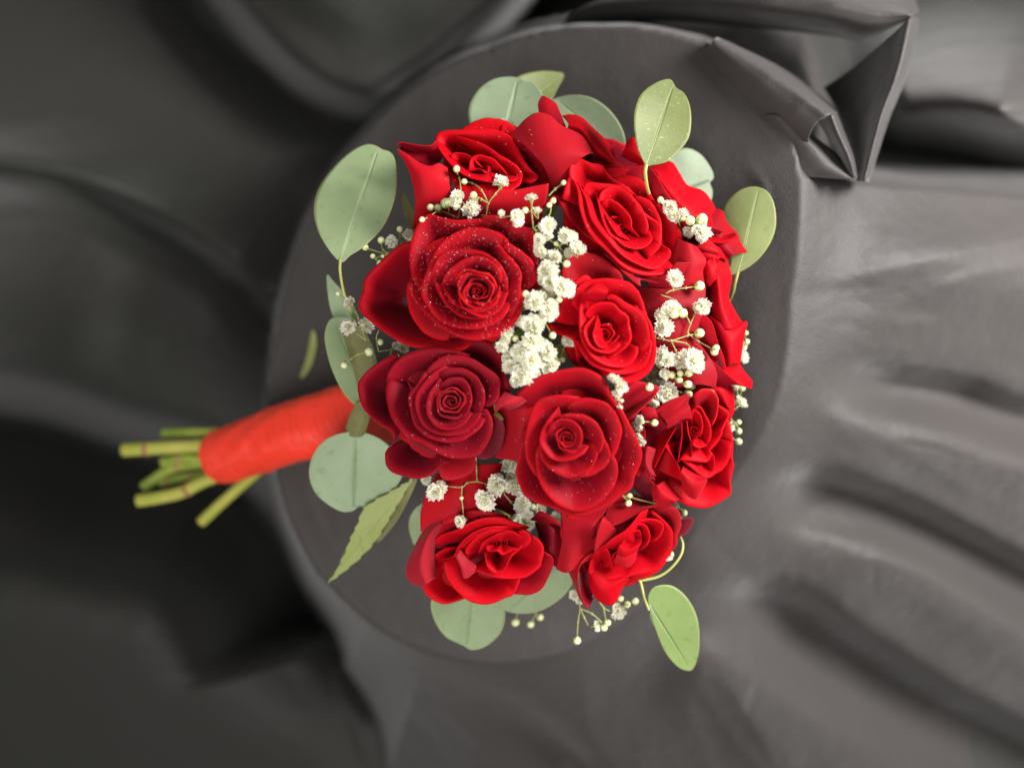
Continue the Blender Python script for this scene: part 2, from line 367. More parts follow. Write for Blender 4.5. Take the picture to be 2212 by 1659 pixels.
    fl += ridge(X, Y, [(-700, 1300), (100, 1300), (400, 1420), (800, 1700), (1000, 2100)], 320, 240, 240, 0.1)
    fl -= ridge(X, Y, [(640, 1290), (830, 1490), (1000, 1600), (1200, 1760)], 60, 40, 300, 0.1)
    # the bulging fold that hangs at the top
    q = -70 * np.logaddexp(-(0.87 * (X - 405) - Y) / 70, -(292 - 0.78 * (X - 790) - Y) / 70) * 0.75 + 12 * noise2(X, Y, 200, 77)
    fl += 420 * smooth(q, -25, 60) + 260 * smooth(q, 30, 260)
    fl -= ridge(X, Y, [(400, -90), (470, 30), (590, 160), (700, 235), (850, 265), (1000, 160), (1140, 30), (1240, -60)], 34, 70, 500, 0.05)
    # cloth running off to the upper right
    fl += ridge(X, Y, [(1700, 250), (1900, 235), (2060, 225), (2240, 250), (2600, 300)], 150, 90, 1000, 0.35)
    fl += 450 * smooth(X, 1800, 2300) * (1 - smooth(Y, 280, 460))
    hang = zt - fall + F * fo
    yc = 384 + (X - 1711) * 0.078
    hang -= 900 * smooth(yc - Y, -6, 80) * smooth(X, 1715, 1830) * (Y < CY)
    k = 50.0                                     # soft union of the hanging sides and the floor cloth
    Z = np.where(dd > 0, fl + np.logaddexp(np.clip((hang - fl) / k, -60, 400), 0) * k, zt)
    # faint creases pressed into the top and fine crinkles in the hanging part
    for c_ in ([(1560, 150), (1640, 260), (1700, 345)], [(1600, 330), (1650, 400), (1665, 470)], [(700, 560), (780, 620), (830, 700)], [(650, 1010), (690, 1130), (760, 1250)], [(860, 1330), (980, 1360), (1120, 1350)]):
        Z += ridge(X, Y, c_, 9, 14, 3.2, 0.5)
    Z += 1.5 * noise2(X, Y * 2.2, 90, 31) * smooth(dd, 10, 160) + 0.7 * noise2(X * 1.7, Y, 60, 41) * smooth(dd, 10, 160)
    # the piped seam round the table top
    Z += 5.0 * np.exp(-((dd - 2) / 9)**2) * smooth(deg, 60, 100)
    Z += 2.2 * noise2(X, Y, 160, 11) * smooth(dd, 0, 120) + 1.6 * noise2(X, Y, 260, 5) + 9 * noise2(X, Y, 420, 21) * smooth(dd, 60, 300)
    f = (CAMD - Z) / CAMD
    V = np.stack([(X - 1106) * f * U, -(Y - 829.5) * f * U, Z * U], -1).reshape(-1, 3)
    nu, nv = X.shape
    I = np.arange(nu * nv).reshape(nu, nv)
    q = np.stack([I[:-1, :-1], I[:-1, 1:], I[1:, 1:], I[1:, :-1]], -1).reshape(-1, 4)
    me = bpy.data.meshes.new('cloth_sheet'); me.vertices.add(len(V)); me.vertices.foreach_set('co', V.ravel())
    me.loops.add(q.size); me.loops.foreach_set('vertex_index', q.ravel())
    me.polygons.add(len(q)); me.polygons.foreach_set('loop_start', np.arange(0, q.size, 4))
    me.update(calc_edges=True); me.polygons.foreach_set('use_smooth', [True] * len(q)); me.materials.append(M_CLOTH); me.materials.append(M_CLOTH2)
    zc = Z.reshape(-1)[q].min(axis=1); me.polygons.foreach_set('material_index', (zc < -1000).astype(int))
    o = bpy.data.objects.new('draped_cloth', None); COL.objects.link(o)
    tag(o, 'black satin cloth draped in folds over a round table top under the bouquet', 'cloth')
    obj('cloth_sheet', me, o)
    # gathered folds at the upper right of the table top
    def fold(rows, zs):
        n = 40; R_ = []
        for r, z in zip(rows, zs):
            p = cr(r, n); zz = np.interp(np.linspace(0, 1, n), np.linspace(0, 1, len(z)), z) if isinstance(z, (list, tuple)) else np.full(n, float(z))
            R_.append(np.column_stack([p, zz]))
        a = np.array(R_); g = np.array([cr(a[:, i, :], 24) for i in range(n)])
        vs = [P(*p) for p in g.reshape(-1, 3)]
        ob = obj('fold', new_mesh('fold', vs, grid_faces(n, 24), M_CLOTH), o); solid(ob, 0.0006)
    fold([[(1500, 110), (1600, 230), (1700, 300), (1765, 350)], [(1533, 100), (1626, 206), (1700, 268), (1746, 304)], [(1538, 92), (1650, 175), (1730, 230), (1768, 262)], [(1544, 84), (1675, 156), (1750, 210), (1797, 246)], [(1550, 82), (1690, 150), (1770, 208), (1812, 246)]],
         [[-190, -160, -150, -140], [-150, -118, -92, -78], [-138, -80, -52, -44], [-150, -104, -74, -52], [-210, -330, -320, -260]])
    fold([[(1640, 250), (1690, 320), (1720, 370), (1745, 382)], [(1675, 248), (1735, 310), (1780, 358), (1830, 388)], [(1700, 262), (1765, 315), (1800, 352), (1840, 386)], [(1712, 262), (1790, 320), (1820, 350), (1848, 384)]],
         [[-130, -120, -110, -104], [-96, -84, -80, -84], [-100, -96, -96, -90], [-150, -170, -160, -130]])
    fold([[(1768, 262), (1790, 300), (1815, 340), (1838, 384)], [(1797, 248), (1812, 290), (1834, 340), (1846, 384)], [(1808, 246), (1826, 290), (1846, 340), (1853, 384)]],
         [[-130, -140, -130, -110], [-52, -56, -70, -84], [-200, -180, -160, -130]])
    fold([[(1780, 190), (1820, 260), (1840, 330), (1852, 392)], [(1840, 150), (1852, 230), (1860, 310), (1860, 392)], [(1935, 70), (1918, 170), (1890, 270), (1864, 392)], [(1970, 36), (1944, 160), (1908, 250), (1870, 392)], [(1985, 40), (1956, 165), (1918, 260), (1876, 394)]],
         [[-420, -330, -240, -150], [-330, -260, -200, -130], [-200, -150, -130, -105], [-150, -140, -125, -110], [-330, -420, -330, -180]])
    fold([[(1200, 70), (1427, 46), (1650, 62), (1800, 78), (1867, 84), (1970, 40)], [(1250, 20), (1450, 18), (1650, 40), (1790, 60), (1870, 74), (1970, 38)], [(1350, -20), (1500, -20), (1660, 5), (1790, 26), (1880, 45), (1970, 36)], [(1400, -110), (1550, -90), (1700, -60), (1820, -20), (1900, 12), (1970, 32)], [(1400, -260), (1600, -240), (1750, -200), (1900, -120), (1960, -40), (1985, 28)]],
         [[-700, -620, -500, -400, -320, -170], [-520, -420, -330, -260, -220, -155], [-460, -340, -240, -190, -170, -150], [-600, -420, -300, -230, -200, -160], [-900, -800, -700, -600, -500, -330]])
cloth()

# ------------------------------------------------------------------ roses
def frame(px, py, z, R, tdir, tilt, spin=0.0):
    """matrix of a flower head: its axis leans by tilt towards picture direction tdir (deg, 0 right, 90 up)"""
    f = (CAMD - z) / CAMD
    a = math.radians(tdir); t = math.radians(tilt)
    n = Vector((math.sin(t) * math.cos(a), math.sin(t) * math.sin(a), math.cos(t)))
    q = Vector((0, 0, 1)).rotation_difference(n)
    return Matrix.Translation(P(px, py, z)) @ q.to_matrix().to_4x4() @ Matrix.Rotation(math.radians(spin), 4, 'Z') @ Matrix.Scale(R * f * U, 4)

PETALS = []      # (object, world verts) for surface look-ups
NU, NV = 23, 19
def petal_grid(phi, rr, zr, roll, W, rs, point=0.25, spiral=0.05, droop=0.55, ragged=1.0, base=-0.75):
    u = np.linspace(-1, 1, NU)[:, None]; v = np.linspace(0, 1, NV)[None, :]
    au = np.abs(u)
    prof = cr([(0.18 * rr + 0.03, base), (0.62 * rr + 0.03, base * 0.55), (0.93 * rr, zr - 0.24), (rr * 0.985, zr - 0.05),
               (rr + 0.10 * roll, zr), (rr + 0.5 * roll, zr - 0.12 * droop * roll), (rr + roll, zr - droop * roll)], 60)
    pr = prof[:, 0]; pz = prof[:, 1]; s = np.linspace(0, 1, 60)
    # the rim of a petal is lower and less rolled at its flanks
    sh = rs.uniform(-0.25, 0.25)
    ph1, ph2 = rs.uniform(0, 6.28), rs.uniform(0, 6.28)
    edge = 1 - 0.16 * au**3 * (1 + sh * np.sign(u)) - 0.02 * ragged * np.sin(5 * u + ph1) - 0.012 * ragged * np.sin(13 * u + ph2)
    edge = edge + point * 0.10 * np.exp(-(u / 0.16)**2) - 0.05 * point
    vv = np.clip(v * np.clip(edge, 0.5, 1.0), 0, 1)
    r = np.interp(vv, s, pr); z = np.interp(vv, s, pz)
    over = np.clip(edge, 1.0, 2) - 1
    r = r + over * 0.9 * smooth(v, 0.6, 1.0); z = z - over * 0.3 * smooth(v, 0.6, 1.0)
    ang = phi + u * W * (0.35 + 0.65 * smooth(v, -0.1, 0.75))
    # flatten flanks: nearly straight chords between the corners
    r = r * (1 - 0.10 * np.cos(u * math.pi * 1.0 + 0) * smooth(v, 0.3, 1.0) * min(1, rr * 1.2) * point)
    r = r + spiral * u * smooth(v, 0.0, 0.6)
    # gentle undulation of the surface
    k = 2 + rs.random() * 2
    z = z + 0.018 * ragged * np.sin(k * 2.3 * u + ph2) * smooth(v, 0.5, 1) + 0.012 * np.sin(7 * u + ph1) * smooth(v, 0.75, 1) * min(1, 0.3 + rr)
    r = r + 0.015 * ragged * np.sin(k * 1.7 * u + ph1 * 2) * smooth(v, 0.4, 1) * min(1, rr * 1.5)
    x = r * np.cos(ang); y = r * np.sin(ang)
    return np.stack([x, y, z + 0 * x], -1)
UVP = np.stack(np.broadcast_arrays(np.linspace(0, 1, NU)[:, None], np.linspace(0, 1, NV)[None, :]), -1).reshape(-1, 2)
FP = grid_faces(NU, NV)
def K(ox, oy, w_src, w_crop):
    k = w_src / w_crop
    return lambda p: ((ox + p[0] * k) / 1.8223, (oy + p[1] * k) / 1.8223)
MU, MV = 35, 21
UVM = np.stack(np.broadcast_arrays(np.linspace(0, 1, MU)[:, None], np.linspace(0, 1, MV)[None, :]), -1).reshape(-1, 2)
FM_ = grid_faces(MU, MV)
class Rose:
    def __init__(s, T, c, zc, g, dome, label, m, seed=0):
        s.T = T; s.c = np.array(T(c)); s.zc = zc; s.g = np.array(g, float); s.dome = dome; s.m = m; s.i = 0
        s.rs = random.Random(seed * 13 + 1)
        s.root = thing('rose', P(s.c[0], s.c[1], zc - 60), label, 'rose', 'red roses packed in the dome of the bouquet')
        n = Vector((-s.g[0], s.g[1], 1)).normalized(); s.n = n
    def z(s, p):
        d = p - s.c; return s.zc + d @ s.g - s.dome * np.sqrt((d**2).sum(-1) + 30)
    def add(s, rows, m=None, thick=0.0003, vmin=0.0, wave=1.0, bulge=0):
        """rows: array rows x MU x 3 in (px, py, z)"""
        arr = np.array(rows)
        g = np.array([cr(arr[:, i, :], MV) for i in range(MU)])      # MU x MV x 3
        u = UVM[:, 0]; v = UVM[:, 1]; r = s.rs; q = g.reshape(-1, 3).copy()
        a, b, c_, d_ = r.uniform(0, 6), r.uniform(0, 6), r.uniform(6, 10), r.uniform(13, 22)
        sc = np.linalg.norm(arr[-2, 0, :2] - arr[-2, -1, :2]) * 0.02 * wave
        q[:, 2] += min(2.6 * wave, sc) * (np.sin(c_ * u + a) * smooth(v, 0.3, 1) + 0.45 * np.sin(d_ * u + b + 2 * v) * smooth(v, 0.6, 1))
        w1 = min(2.2, sc) * smooth(v, 0.6, 1) * (0.6 * np.sin(d_ * 1.3 * u + b) + 0.4 * np.sin(d_ * 2.4 * u + a))
        if bulge: q[:, 2] += bulge * np.sin(math.pi * np.clip(u, 0, 1)) * np.sin(math.pi * v * 0.9)
        rad = q[:, :2] - s.c; rad /= np.linalg.norm(rad, axis=1)[:, None] + 1e-6
        q[:, :2] += rad * w1[:, None] * 0.45
        f = (CAMD - q[:, 2]) / CAMD
        W_ = np.stack([(q[:, 0] - 1106) * f * U, -(q[:, 1] - 829.5) * f * U, q[:, 2] * U], -1)
        uv = UVM.copy(); uv[:, 1] = vmin + (1 - vmin) * uv[:, 1]; uv[:, 0] = uv[:, 0] * 0.9 + 0.05 + s.i * 0.0
        uv[:, 0] = uv[:, 0] + s.i * 3.0
        me = new_mesh('petal', W_ - np.array(s.root.location), FM_, m or s.m, uv)
        o = obj('petal', me, s.root); solid(o, thick, 0)
        PETALS.append((o, W_)); s.i += 1
    def crest(s, pts, dep=46, roll=5.0, lift=0.0, m=None, c=None, end=16, soft=1.0):
        """a cupped petal whose rim runs through pts (picture positions) and whose blade dives towards the heart"""
        rim = cr([s.T(p) for p in pts], MU); c = np.array(s.T(c)) if c else s.c
        u = np.linspace(-1, 1, MU)
        zr = s.z(rim) + lift + 1.2 * s.i - end * np.abs(u)**5
        L = np.linalg.norm(rim - c, axis=1).mean()
        out = (rim - c); out /= np.linalg.norm(out, axis=1)[:, None] + 1e-6
        rows = []
        back = min(0.80 * L, 95)
        for a, dz in ((1.0, -1.7), (0.74, -1.15), (0.50, -0.62 * soft), (0.28, -0.22 * soft), (0.12, -0.03)):
            p = rim - out * back * a; rows.append(np.column_stack([p, zr + dz * dep]))
        rows.append(np.column_stack([rim - out * roll * 0.35, zr + 0.5]))
        rows.append(np.column_stack([rim, zr - roll * 0.55]))
        rows.append(np.column_stack([rim - out * roll * 0.1, zr - roll * 1.6]))
        s.add(rows, m, vmin=0.15)
    def sheet(s, rows, zs, m=None, roll=4.0, edge=True, thick=0.0003, vmin=0.3, rel=False):
        """an open petal surface through rows of picture positions (claw first, rim last)"""
        R_ = []
        for r, z in zip(rows, zs):
            p = cr([s.T(q) for q in r], MU)
            zz = np.interp(np.linspace(0, 1, MU), np.linspace(0, 1, len(z)), z) if isinstance(z, (list, tuple)) else np.full(MU, float(z))
            R_.append(np.column_stack([p, zz]))
        if edge:
            last, prev = R_[-1], R_[-2]
            d = last[:, :2] - prev[:, :2]; d /= np.linalg.norm(d, axis=1)[:, None] + 1e-6
            R_[-1] = np.column_stack([last[:, :2] - d * roll * 0.3, last[:, 2]])
            R_.append(np.column_stack([last[:, :2], last[:, 2] - roll * 0.7]))
            R_.append(np.column_stack([last[:, :2] - d * roll * 0.2, last[:, 2] - roll * 1.9]))
        ext = np.linalg.norm(R_[0][MU // 2, :2] - R_[-1][MU // 2, :2])
        s.add(R_, m, thick, vmin=vmin, wave=2.0, bulge=min(14, 0.16 * ext) * s.rs.uniform(0.6, 1.2))
    def core(s, R, n, pit=0.35, tilt=0, tdir=0, c=None, lift=0, start=0.07, hand=1, m=None, squash=1.0, rot=0):
        c = np.array(s.T(c)) if c else s.c
        z = float(s.z(c)) + lift
        mw = frame(c[0], c[1], z, R, tdir, tilt, s.rs.uniform(0, 360))
        if squash != 1.0:
            mw = mw @ Matrix.Rotation(math.radians(rot), 4, 'Z') @ Matrix.Diagonal((1, squash, 1, 1))
        for k in range(n):
            t = k / max(1, n - 1); rr = start + (0.86 - start) * (t + s.rs.uniform(-.4, .4) / n * min(1, 3 * t))**0.9 if k else start
            zr = 0.12 - pit * math.exp(-(rr / 0.45)**2) + s.rs.uniform(-0.03, 0.03)
            g = petal_grid(hand * k * 2.3998 + s.rs.uniform(-.3, .3), rr, zr, (0.035 + 0.06 * t) * s.rs.uniform(.6, 1.3), 2.4 - 0.9 * t, s.rs,
                           point=0.3 + 0.5 * s.rs.random(), spiral=hand * 0.09, droop=0.5, ragged=0.8, base=-1.0)
            pts = g.reshape(-1, 3)
            an = np.arctan2(pts[:, 1], pts[:, 0]); q1, q2 = s.rs.uniform(0, 6), s.rs.uniform(0, 6)
            wob = 1 + 0.07 * np.sin(2 * an + q1) + 0.045 * np.sin(5 * an + q2)
            pts = pts * np.column_stack([wob, wob, np.ones(len(wob))]) + np.array([s.rs.uniform(-.05, .05), s.rs.uniform(-.05, .05), 0])
            pts[:, 2] += 0.05 * np.sin(3 * an + q2) * np.clip(pts[:, 2] + 1, 0, 1)
            A = np.array(mw)[:3, :3]; W_ = pts @ A.T + np.array(mw)[:3, 3]
            me = new_mesh('petal', W_ - np.array(s.root.location), FP, m or s.m, UVP)
            o = obj('petal', me, s.root); solid(o, 0.00025, 0); PETALS.append((o, W_)); s.i += 1
    def under(s, R, drop=44, m=None, sx=1.0, sy=1.0, c=None):
        """the ring of hidden lower petals that closes the head from below"""
        c = np.array(s.T(c)) if c else s.c; a0 = s.rs.uniform(0, 6)
        for k in range(5):
            a = a0 + k * 2 * math.pi / 5; th = a + np.linspace(-0.85, 0.85, MU); rows = []
            for f, dz in ((0.0, -26), (0.35, -18), (0.7, -6), (0.92, 0), (1.0, -4)):
                w_ = f * (1 - 0.12 * np.abs(np.linspace(-1, 1, MU))**3)
                p = np.column_stack([c[0] + R * sx * w_ * np.cos(th), c[1] + R * sy * w_ * np.sin(th)])
                rows.append(np.column_stack([p, s.zc + (p - s.c) @ s.g - drop - 0.25 * R * w_ + dz - k * 2]))
            s.add(rows, m or s.m)
ROSES = []

# the dewy rose
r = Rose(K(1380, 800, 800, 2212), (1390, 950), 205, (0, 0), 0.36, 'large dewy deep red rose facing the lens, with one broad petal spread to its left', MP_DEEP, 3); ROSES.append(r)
r.under(128, 50, c=(1250, 960))
r.crest([(700, 415), (560, 440), (370, 600), (165, 810), (130, 980), (92, 1140), (230, 1300), (560, 1520), (860, 1600), (1090, 1610), (1250, 1590), (1340, 1500)], dep=62, roll=8, lift=-22, c=(900, 1040), soft=1.1)
r.crest([(1380, 185), (1480, 140), (1650, 150), (1800, 230), (1960, 290), (2010, 400), (2030, 560), (2070, 750), (2090, 890), (2000, 940), (1880, 950)], dep=34, lift=-10, roll=5)
r.crest([(740, 1000), (655, 740), (638, 560), (680, 360), (750, 210), (850, 122), (990, 165), (1180, 190), (1390, 175), (1560, 230)], dep=38, lift=-8, roll=6)
r.crest([(640, 850), (622, 900), (660, 1010), (800, 1190), (950, 1330), (1100, 1430), (1250, 1480), (1400, 1492), (1550, 1460), (1700, 1390), (1820, 1260), (1870, 1130), (1860, 960)], dep=36, lift=-4, roll=6)
r.crest([(1500, 300), (1640, 330), (1730, 440), (1880, 540), (1980, 640), (2030, 820), (1960, 940)], dep=32, lift=-2)
r.crest([(740, 960), (800, 820), (870, 640), (980, 440), (1150, 320), (1350, 270), (1550, 300), (1700, 400), (1740, 520)], dep=36)
r.crest([(1560, 380), (1690, 540), (1780, 640), (1855, 745), (1850, 900), (1840, 1080), (1740, 1240)], dep=30)
r.crest([(800, 850), (770, 980), (830, 1120), (950, 1260), (1100, 1340), (1300, 1370), (1500, 1340), (1660, 1250), (1750, 1100)], dep=34, roll=4)
r.crest([(860, 820), (900, 690), (980, 570), (1120, 510), (1290, 505), (1470, 545), (1610, 650), (1700, 800), (1715, 970)], dep=30, roll=4)
r.crest([(900, 780), (950, 960), (1040, 1110), (1180, 1220), (1350, 1265), (1520, 1230), (1650, 1130), (1720, 960)], dep=30, roll=4)
r.crest([(985, 900), (1040, 770), (1180, 640), (1340, 580), (1500, 610), (1620, 720), (1660, 880)], dep=28, roll=3)
r.crest([(990, 860), (1050, 1020), (1150, 1120), (1300, 1180), (1450, 1180), (1580, 1100), (1650, 960)], dep=26, roll=3)
r.core(56, 13, pit=0.45, squash=0.92, rot=30)

# the dark crimson rose
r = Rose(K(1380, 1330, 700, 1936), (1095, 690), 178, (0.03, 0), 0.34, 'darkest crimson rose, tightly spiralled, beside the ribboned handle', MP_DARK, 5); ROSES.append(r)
r.under(112, 46, c=(1000, 760))
r.crest([(500, 165), (330, 250), (180, 370), (85, 495), (92, 640), (150, 780), (220, 860), (330, 945), (430, 1010), (472, 1100), (430, 1210)], dep=58, lift=-16, roll=8, c=(800, 700))
r.crest([(410, 1200), (380, 1260), (382, 1360), (430, 1440), (560, 1500), (740, 1530), (900, 1480), (980, 1400), (1080, 1340)], dep=40, lift=-16, roll=7, c=(900, 900))
r.crest([(950, 1380), (1000, 1530), (1150, 1540), (1290, 1480), (1360, 1390), (1370, 1280)], dep=30, lift=-30, m=MP_BACK)
r.crest([(1500, 820), (1610, 870), (1670, 960), (1670, 1090), (1630, 1220), (1530, 1300), (1430, 1320), (1350, 1290)], dep=26, lift=-14, m=MP_MAROON)
r.crest([(1200, 60), (1430, 20), (1590, 120), (1680, 270), (1700, 430), (1735, 520), (1720, 610), (1620, 650)], dep=44, lift=-14, roll=6)
r.crest([(395, 480), (410, 390), (500, 250), (660, 160), (880, 110), (1120, 130), (1300, 190)], dep=50, lift=-8, roll=8)
r.crest([(430, 440), (392, 560), (400, 720), (440, 850), (520, 970), (620, 1070), (800, 1160), (960, 1262), (1150, 1310), (1350, 1290), (1460, 1200), (1530, 1060), (1540, 900), (1490, 780)], dep=40, roll=6)
r.crest([(800, 400), (890, 280), (1030, 205), (1170, 192), (1330, 235), (1500, 340), (1620, 450), (1625, 570), (1590, 690), (1510, 750)], dep=32, roll=5)
r.crest([(830, 340), (730, 500), (640, 620), (640, 720), (680, 920), (760, 1020), (900, 1110), (1080, 1138), (1220, 1110), (1380, 1010), (1470, 880)], dep=30, roll=5)
r.crest([(1060, 290), (880, 400), (750, 560), (705, 700), (730, 840), (790, 950), (900, 1030), (1050, 1065), (1210, 1040), (1350, 950), (1430, 820)], dep=26, roll=3)
r.crest([(960, 380), (1080, 330), (1230, 340), (1370, 420), (1440, 540), (1460, 680), (1420, 820)], dep=26, roll=4)
r.crest([(980, 440), (860, 600), (825, 760), (870, 900), (960, 980), (1100, 1000), (1240, 930), (1330, 820)], dep=24, roll=3)
r.crest([(960, 520), (1080, 440), (1210, 440), (1290, 520), (1320, 650), (1290, 790), (1210, 880)], dep=22, roll=3)
r.core(36, 10, pit=0.4)

# the big round rose
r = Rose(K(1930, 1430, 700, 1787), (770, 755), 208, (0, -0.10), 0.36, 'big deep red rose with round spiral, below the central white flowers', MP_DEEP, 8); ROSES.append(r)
r.under(125, 48, c=(850, 780))
r.sheet([[(500, 350), (420, 650), (420, 980)], [(260, 340), (280, 650), (260, 980)], [(60, 450), (140, 560), (140, 760), (60, 950)]], [130, 122, 100], MP_BACK)
r.sheet([[(420, 330), (300, 420), (190, 470)], [(250, 330), (180, 400), (120, 440)], [(150, 285), (60, 420), (50, 495)]], [150, 160, 150], MP_DUSTY)
r.crest([(1250, 260), (1350, 190), (1520, 190), (1690, 240), (1640, 340), (1530, 450), (1420, 560)], dep=20, lift=-26, c=(1100, 700), m=MP_BACK)
r.crest([(240, 335), (340, 240), (500, 130), (700, 70), (900, 48), (1050, 90), (1150, 180), (1220, 320), (1290, 440)], dep=52, lift=-6, roll=8)
r.crest([(340, 640), (305, 800), (280, 950), (262, 1110), (300, 1240), (360, 1340), (540, 1430), (700, 1445)], dep=36, lift=-12, roll=6)
r.crest([(580, 1430), (740, 1505), (900, 1542), (1100, 1480), (1300, 1345), (1420, 1250), (1450, 1130), (1520, 980), (1510, 850), (1420, 650), (1330, 480), (1230, 380)], dep=36, lift=-8, roll=6)
r.crest([(490, 800), (455, 920), (465, 1060), (510, 1220), (620, 1370), (760, 1460), (880, 1490), (1050, 1430), (1200, 1290), (1275, 1150), (1275, 1020), (1220, 900)], dep=30, lift=2, roll=6)
r.crest([(900, 345), (720, 318), (540, 345), (435, 430), (375, 600), (350, 800), (362, 960), (430, 1090), (520, 1170)], dep=38, roll=5)
r.crest([(760, 400), (930, 352), (1100, 372), (1220, 450), (1305, 600), (1312, 750), (1250, 920), (1180, 980)], dep=34, roll=5)
r.crest([(1110, 700), (1190, 850), (1195, 980), (1090, 1090), (960, 1140), (840, 1140)], dep=24, roll=4)
r.crest([(490, 760), (515, 950), (620, 1080), (780, 1150), (900, 1120), (1010, 1060), (1075, 930), (1060, 790)], dep=26, roll=4)
r.crest([(690, 430), (560, 600), (495, 770), (560, 900), (650, 975), (800, 975), (920, 920), (995, 830)], dep=24, roll=3)
r.crest([(640, 560), (750, 515), (900, 510), (1020, 560), (1100, 640), (1140, 760), (1110, 880), (1050, 930)], dep=24, roll=4)
r.crest([(570, 720), (610, 620), (700, 560), (830, 580), (910, 660), (925, 780), (860, 880)], dep=20, roll=3)
r.core(28, 8, pit=0.4)

# the medium bright rose
r = Rose(K(2120, 960, 560, 1630), (760, 1040), 182, (-0.12, 0), 0.30, 'medium bright red rose right of the central column of white flowers', MP_BRIGHT, 13); ROSES.append(r)
r.under(98, 52, c=(760, 1000))
r.crest([(250, 420), (270, 280), (340, 150), (450, 108), (600, 110), (750, 170), (860, 260), (950, 350), (980, 460)], dep=24, lift=-34, m=MP_BACK, roll=5)
r.crest([(100, 920), (130, 985), (240, 1040), (340, 1070), (400, 1120), (430, 1280), (460, 1420)], dep=30, lift=-24, c=(700, 900), roll=6)
r.crest([(160, 880), (200, 680), (350, 500), (450, 400), (545, 362), (620, 420)], dep=36, lift=-16, roll=6)
r.crest([(380, 700), (420, 540), (540, 430), (780, 398), (1000, 430), (1120, 520), (1185, 640), (1215, 780), (1200, 900)], dep=36, lift=-8, roll=5)
r.crest([(1100, 700), (1230, 820), (1290, 920), (1330, 1070), (1345, 1280), (1290, 1440), (1150, 1560), (1000, 1605), (850, 1560), (700, 1480)], dep=36, lift=-6, roll=6)
r.crest([(420, 1100), (480, 1230), (600, 1380), (760, 1460), (900, 1500), (1080, 1480), (1220, 1400), (1290, 1240), (1290, 1120), (1230, 1040)], dep=32, roll=6)
r.crest([(740, 600), (860, 590), (1010, 680), (1150, 770), (1240, 900), (1270, 1100), (1200, 1260)], dep=32, roll=5)
r.crest([(520, 560), (470, 720), (465, 950), (500, 1120), (600, 1290), (750, 1385), (900, 1420), (1030, 1400), (1120, 1300), (1140, 1180)], dep=34, roll=4)
r.sheet([[(500, 640), (600, 655), (740, 640)], [(510, 560), (620, 530), (790, 560)], [(540, 520), (630, 462), (720, 470), (800, 530)]], [178, 190, 176], roll=4)
r.crest([(520, 830), (580, 720), (700, 672), (850, 680), (930, 760), (1030, 830), (1040, 930), (1065, 1080), (1000, 1190), (900, 1270), (780, 1330)], dep=34, roll=6)
r.crest([(660, 820), (560, 900), (515, 980), (535, 1090), (600, 1190), (720, 1250), (850, 1240), (960, 1140)], dep=30, roll=3)
r.crest([(675, 820), (650, 930), (620, 1050), (680, 1170), (800, 1210)], dep=26, roll=2)
r.core(27, 8, pit=0.6, lift=-14)

# the oval rose under the upright leaf
r = Rose(K(2120, 580, 700, 1936), (880, 850), 112, (-0.30, 0.24), 0.26, 'bright red oval rose directly beneath the upright speckled leaf', MP_BRIGHT, 21); ROSES.append(r)
r.under(115, 40, c=(850, 800))
r.sheet([[(1100, 1400), (1350, 1400), (1500, 1250)], [(1200, 1500), (1450, 1450), (1650, 1250)], [(1100, 1560), (1300, 1600), (1500, 1560), (1800, 1200)]], [80, 70, 40], MP_BACK)
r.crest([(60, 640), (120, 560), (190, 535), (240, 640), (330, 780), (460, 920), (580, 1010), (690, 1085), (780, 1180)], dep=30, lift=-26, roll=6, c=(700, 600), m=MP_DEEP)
r.sheet([[(700, 1150), (850, 1230), (1000, 1330)], [(760, 1200), (900, 1330), (1060, 1420)], [(850, 1240), (950, 1400), (1090, 1500), (1110, 1440), (1300, 1480)]], [100, 98, 96], MP_BACK)
r.crest([(330, 360), (335, 230), (370, 150), (440, 122), (560, 170), (690, 200), (750, 290), (850, 370), (960, 430), (1060, 520)], dep=44, lift=-10, roll=6)
r.crest([(800, 340), (960, 308), (1090, 340), (1190, 430), (1250, 570), (1370, 680), (1500, 830), (1560, 950), (1565, 1110), (1540, 1220), (1480, 1320)], dep=36, lift=-10, roll=5)
r.crest([(250, 560), (330, 330), (420, 450), (440, 650), (500, 850), (600, 1000), (740, 1130), (880, 1280), (1030, 1370), (1220, 1400), (1400, 1375), (1510, 1270)], dep=36, lift=-6, roll=6)
r.crest([(1040, 520), (1200, 580), (1310, 740), (1340, 900), (1320, 1040), (1430, 1120), (1430, 1200), (1330, 1290)], dep=30, lift=-2)
r.crest([(420, 380), (500, 540), (560, 760), (660, 910), (770, 1040), (900, 1170), (1060, 1270), (1240, 1330), (1350, 1290), (1430, 1190)], dep=34, roll=5)
r.crest([(470, 480), (530, 390), (700, 400), (900, 420), (1000, 500), (1080, 640), (1180, 740), (1320, 840), (1340, 960), (1310, 1100), (1200, 1210)], dep=34, roll=4)
r.crest([(630, 490), (650, 620), (690, 780), (760, 950), (850, 1010), (940, 1080), (1060, 1110), (1170, 1080), (1240, 1000), (1190, 900)], dep=30, roll=3)
r.crest([(640, 600), (700, 470), (860, 430), (1020, 540), (1130, 680), (1190, 830), (1180, 960)], dep=30, roll=3)
r.crest([(680, 620), (760, 560), (900, 640), (1000, 760), (1020, 880), (1100, 980)], dep=22, roll=3)
r.crest([(700, 700), (790, 860), (870, 960), (1000, 1020)], dep=20, roll=2)
r.core(26, 6, pit=0.5, tilt=25, tdir=40, lift=-10, c=(860, 820), squash=0.65, rot=0)

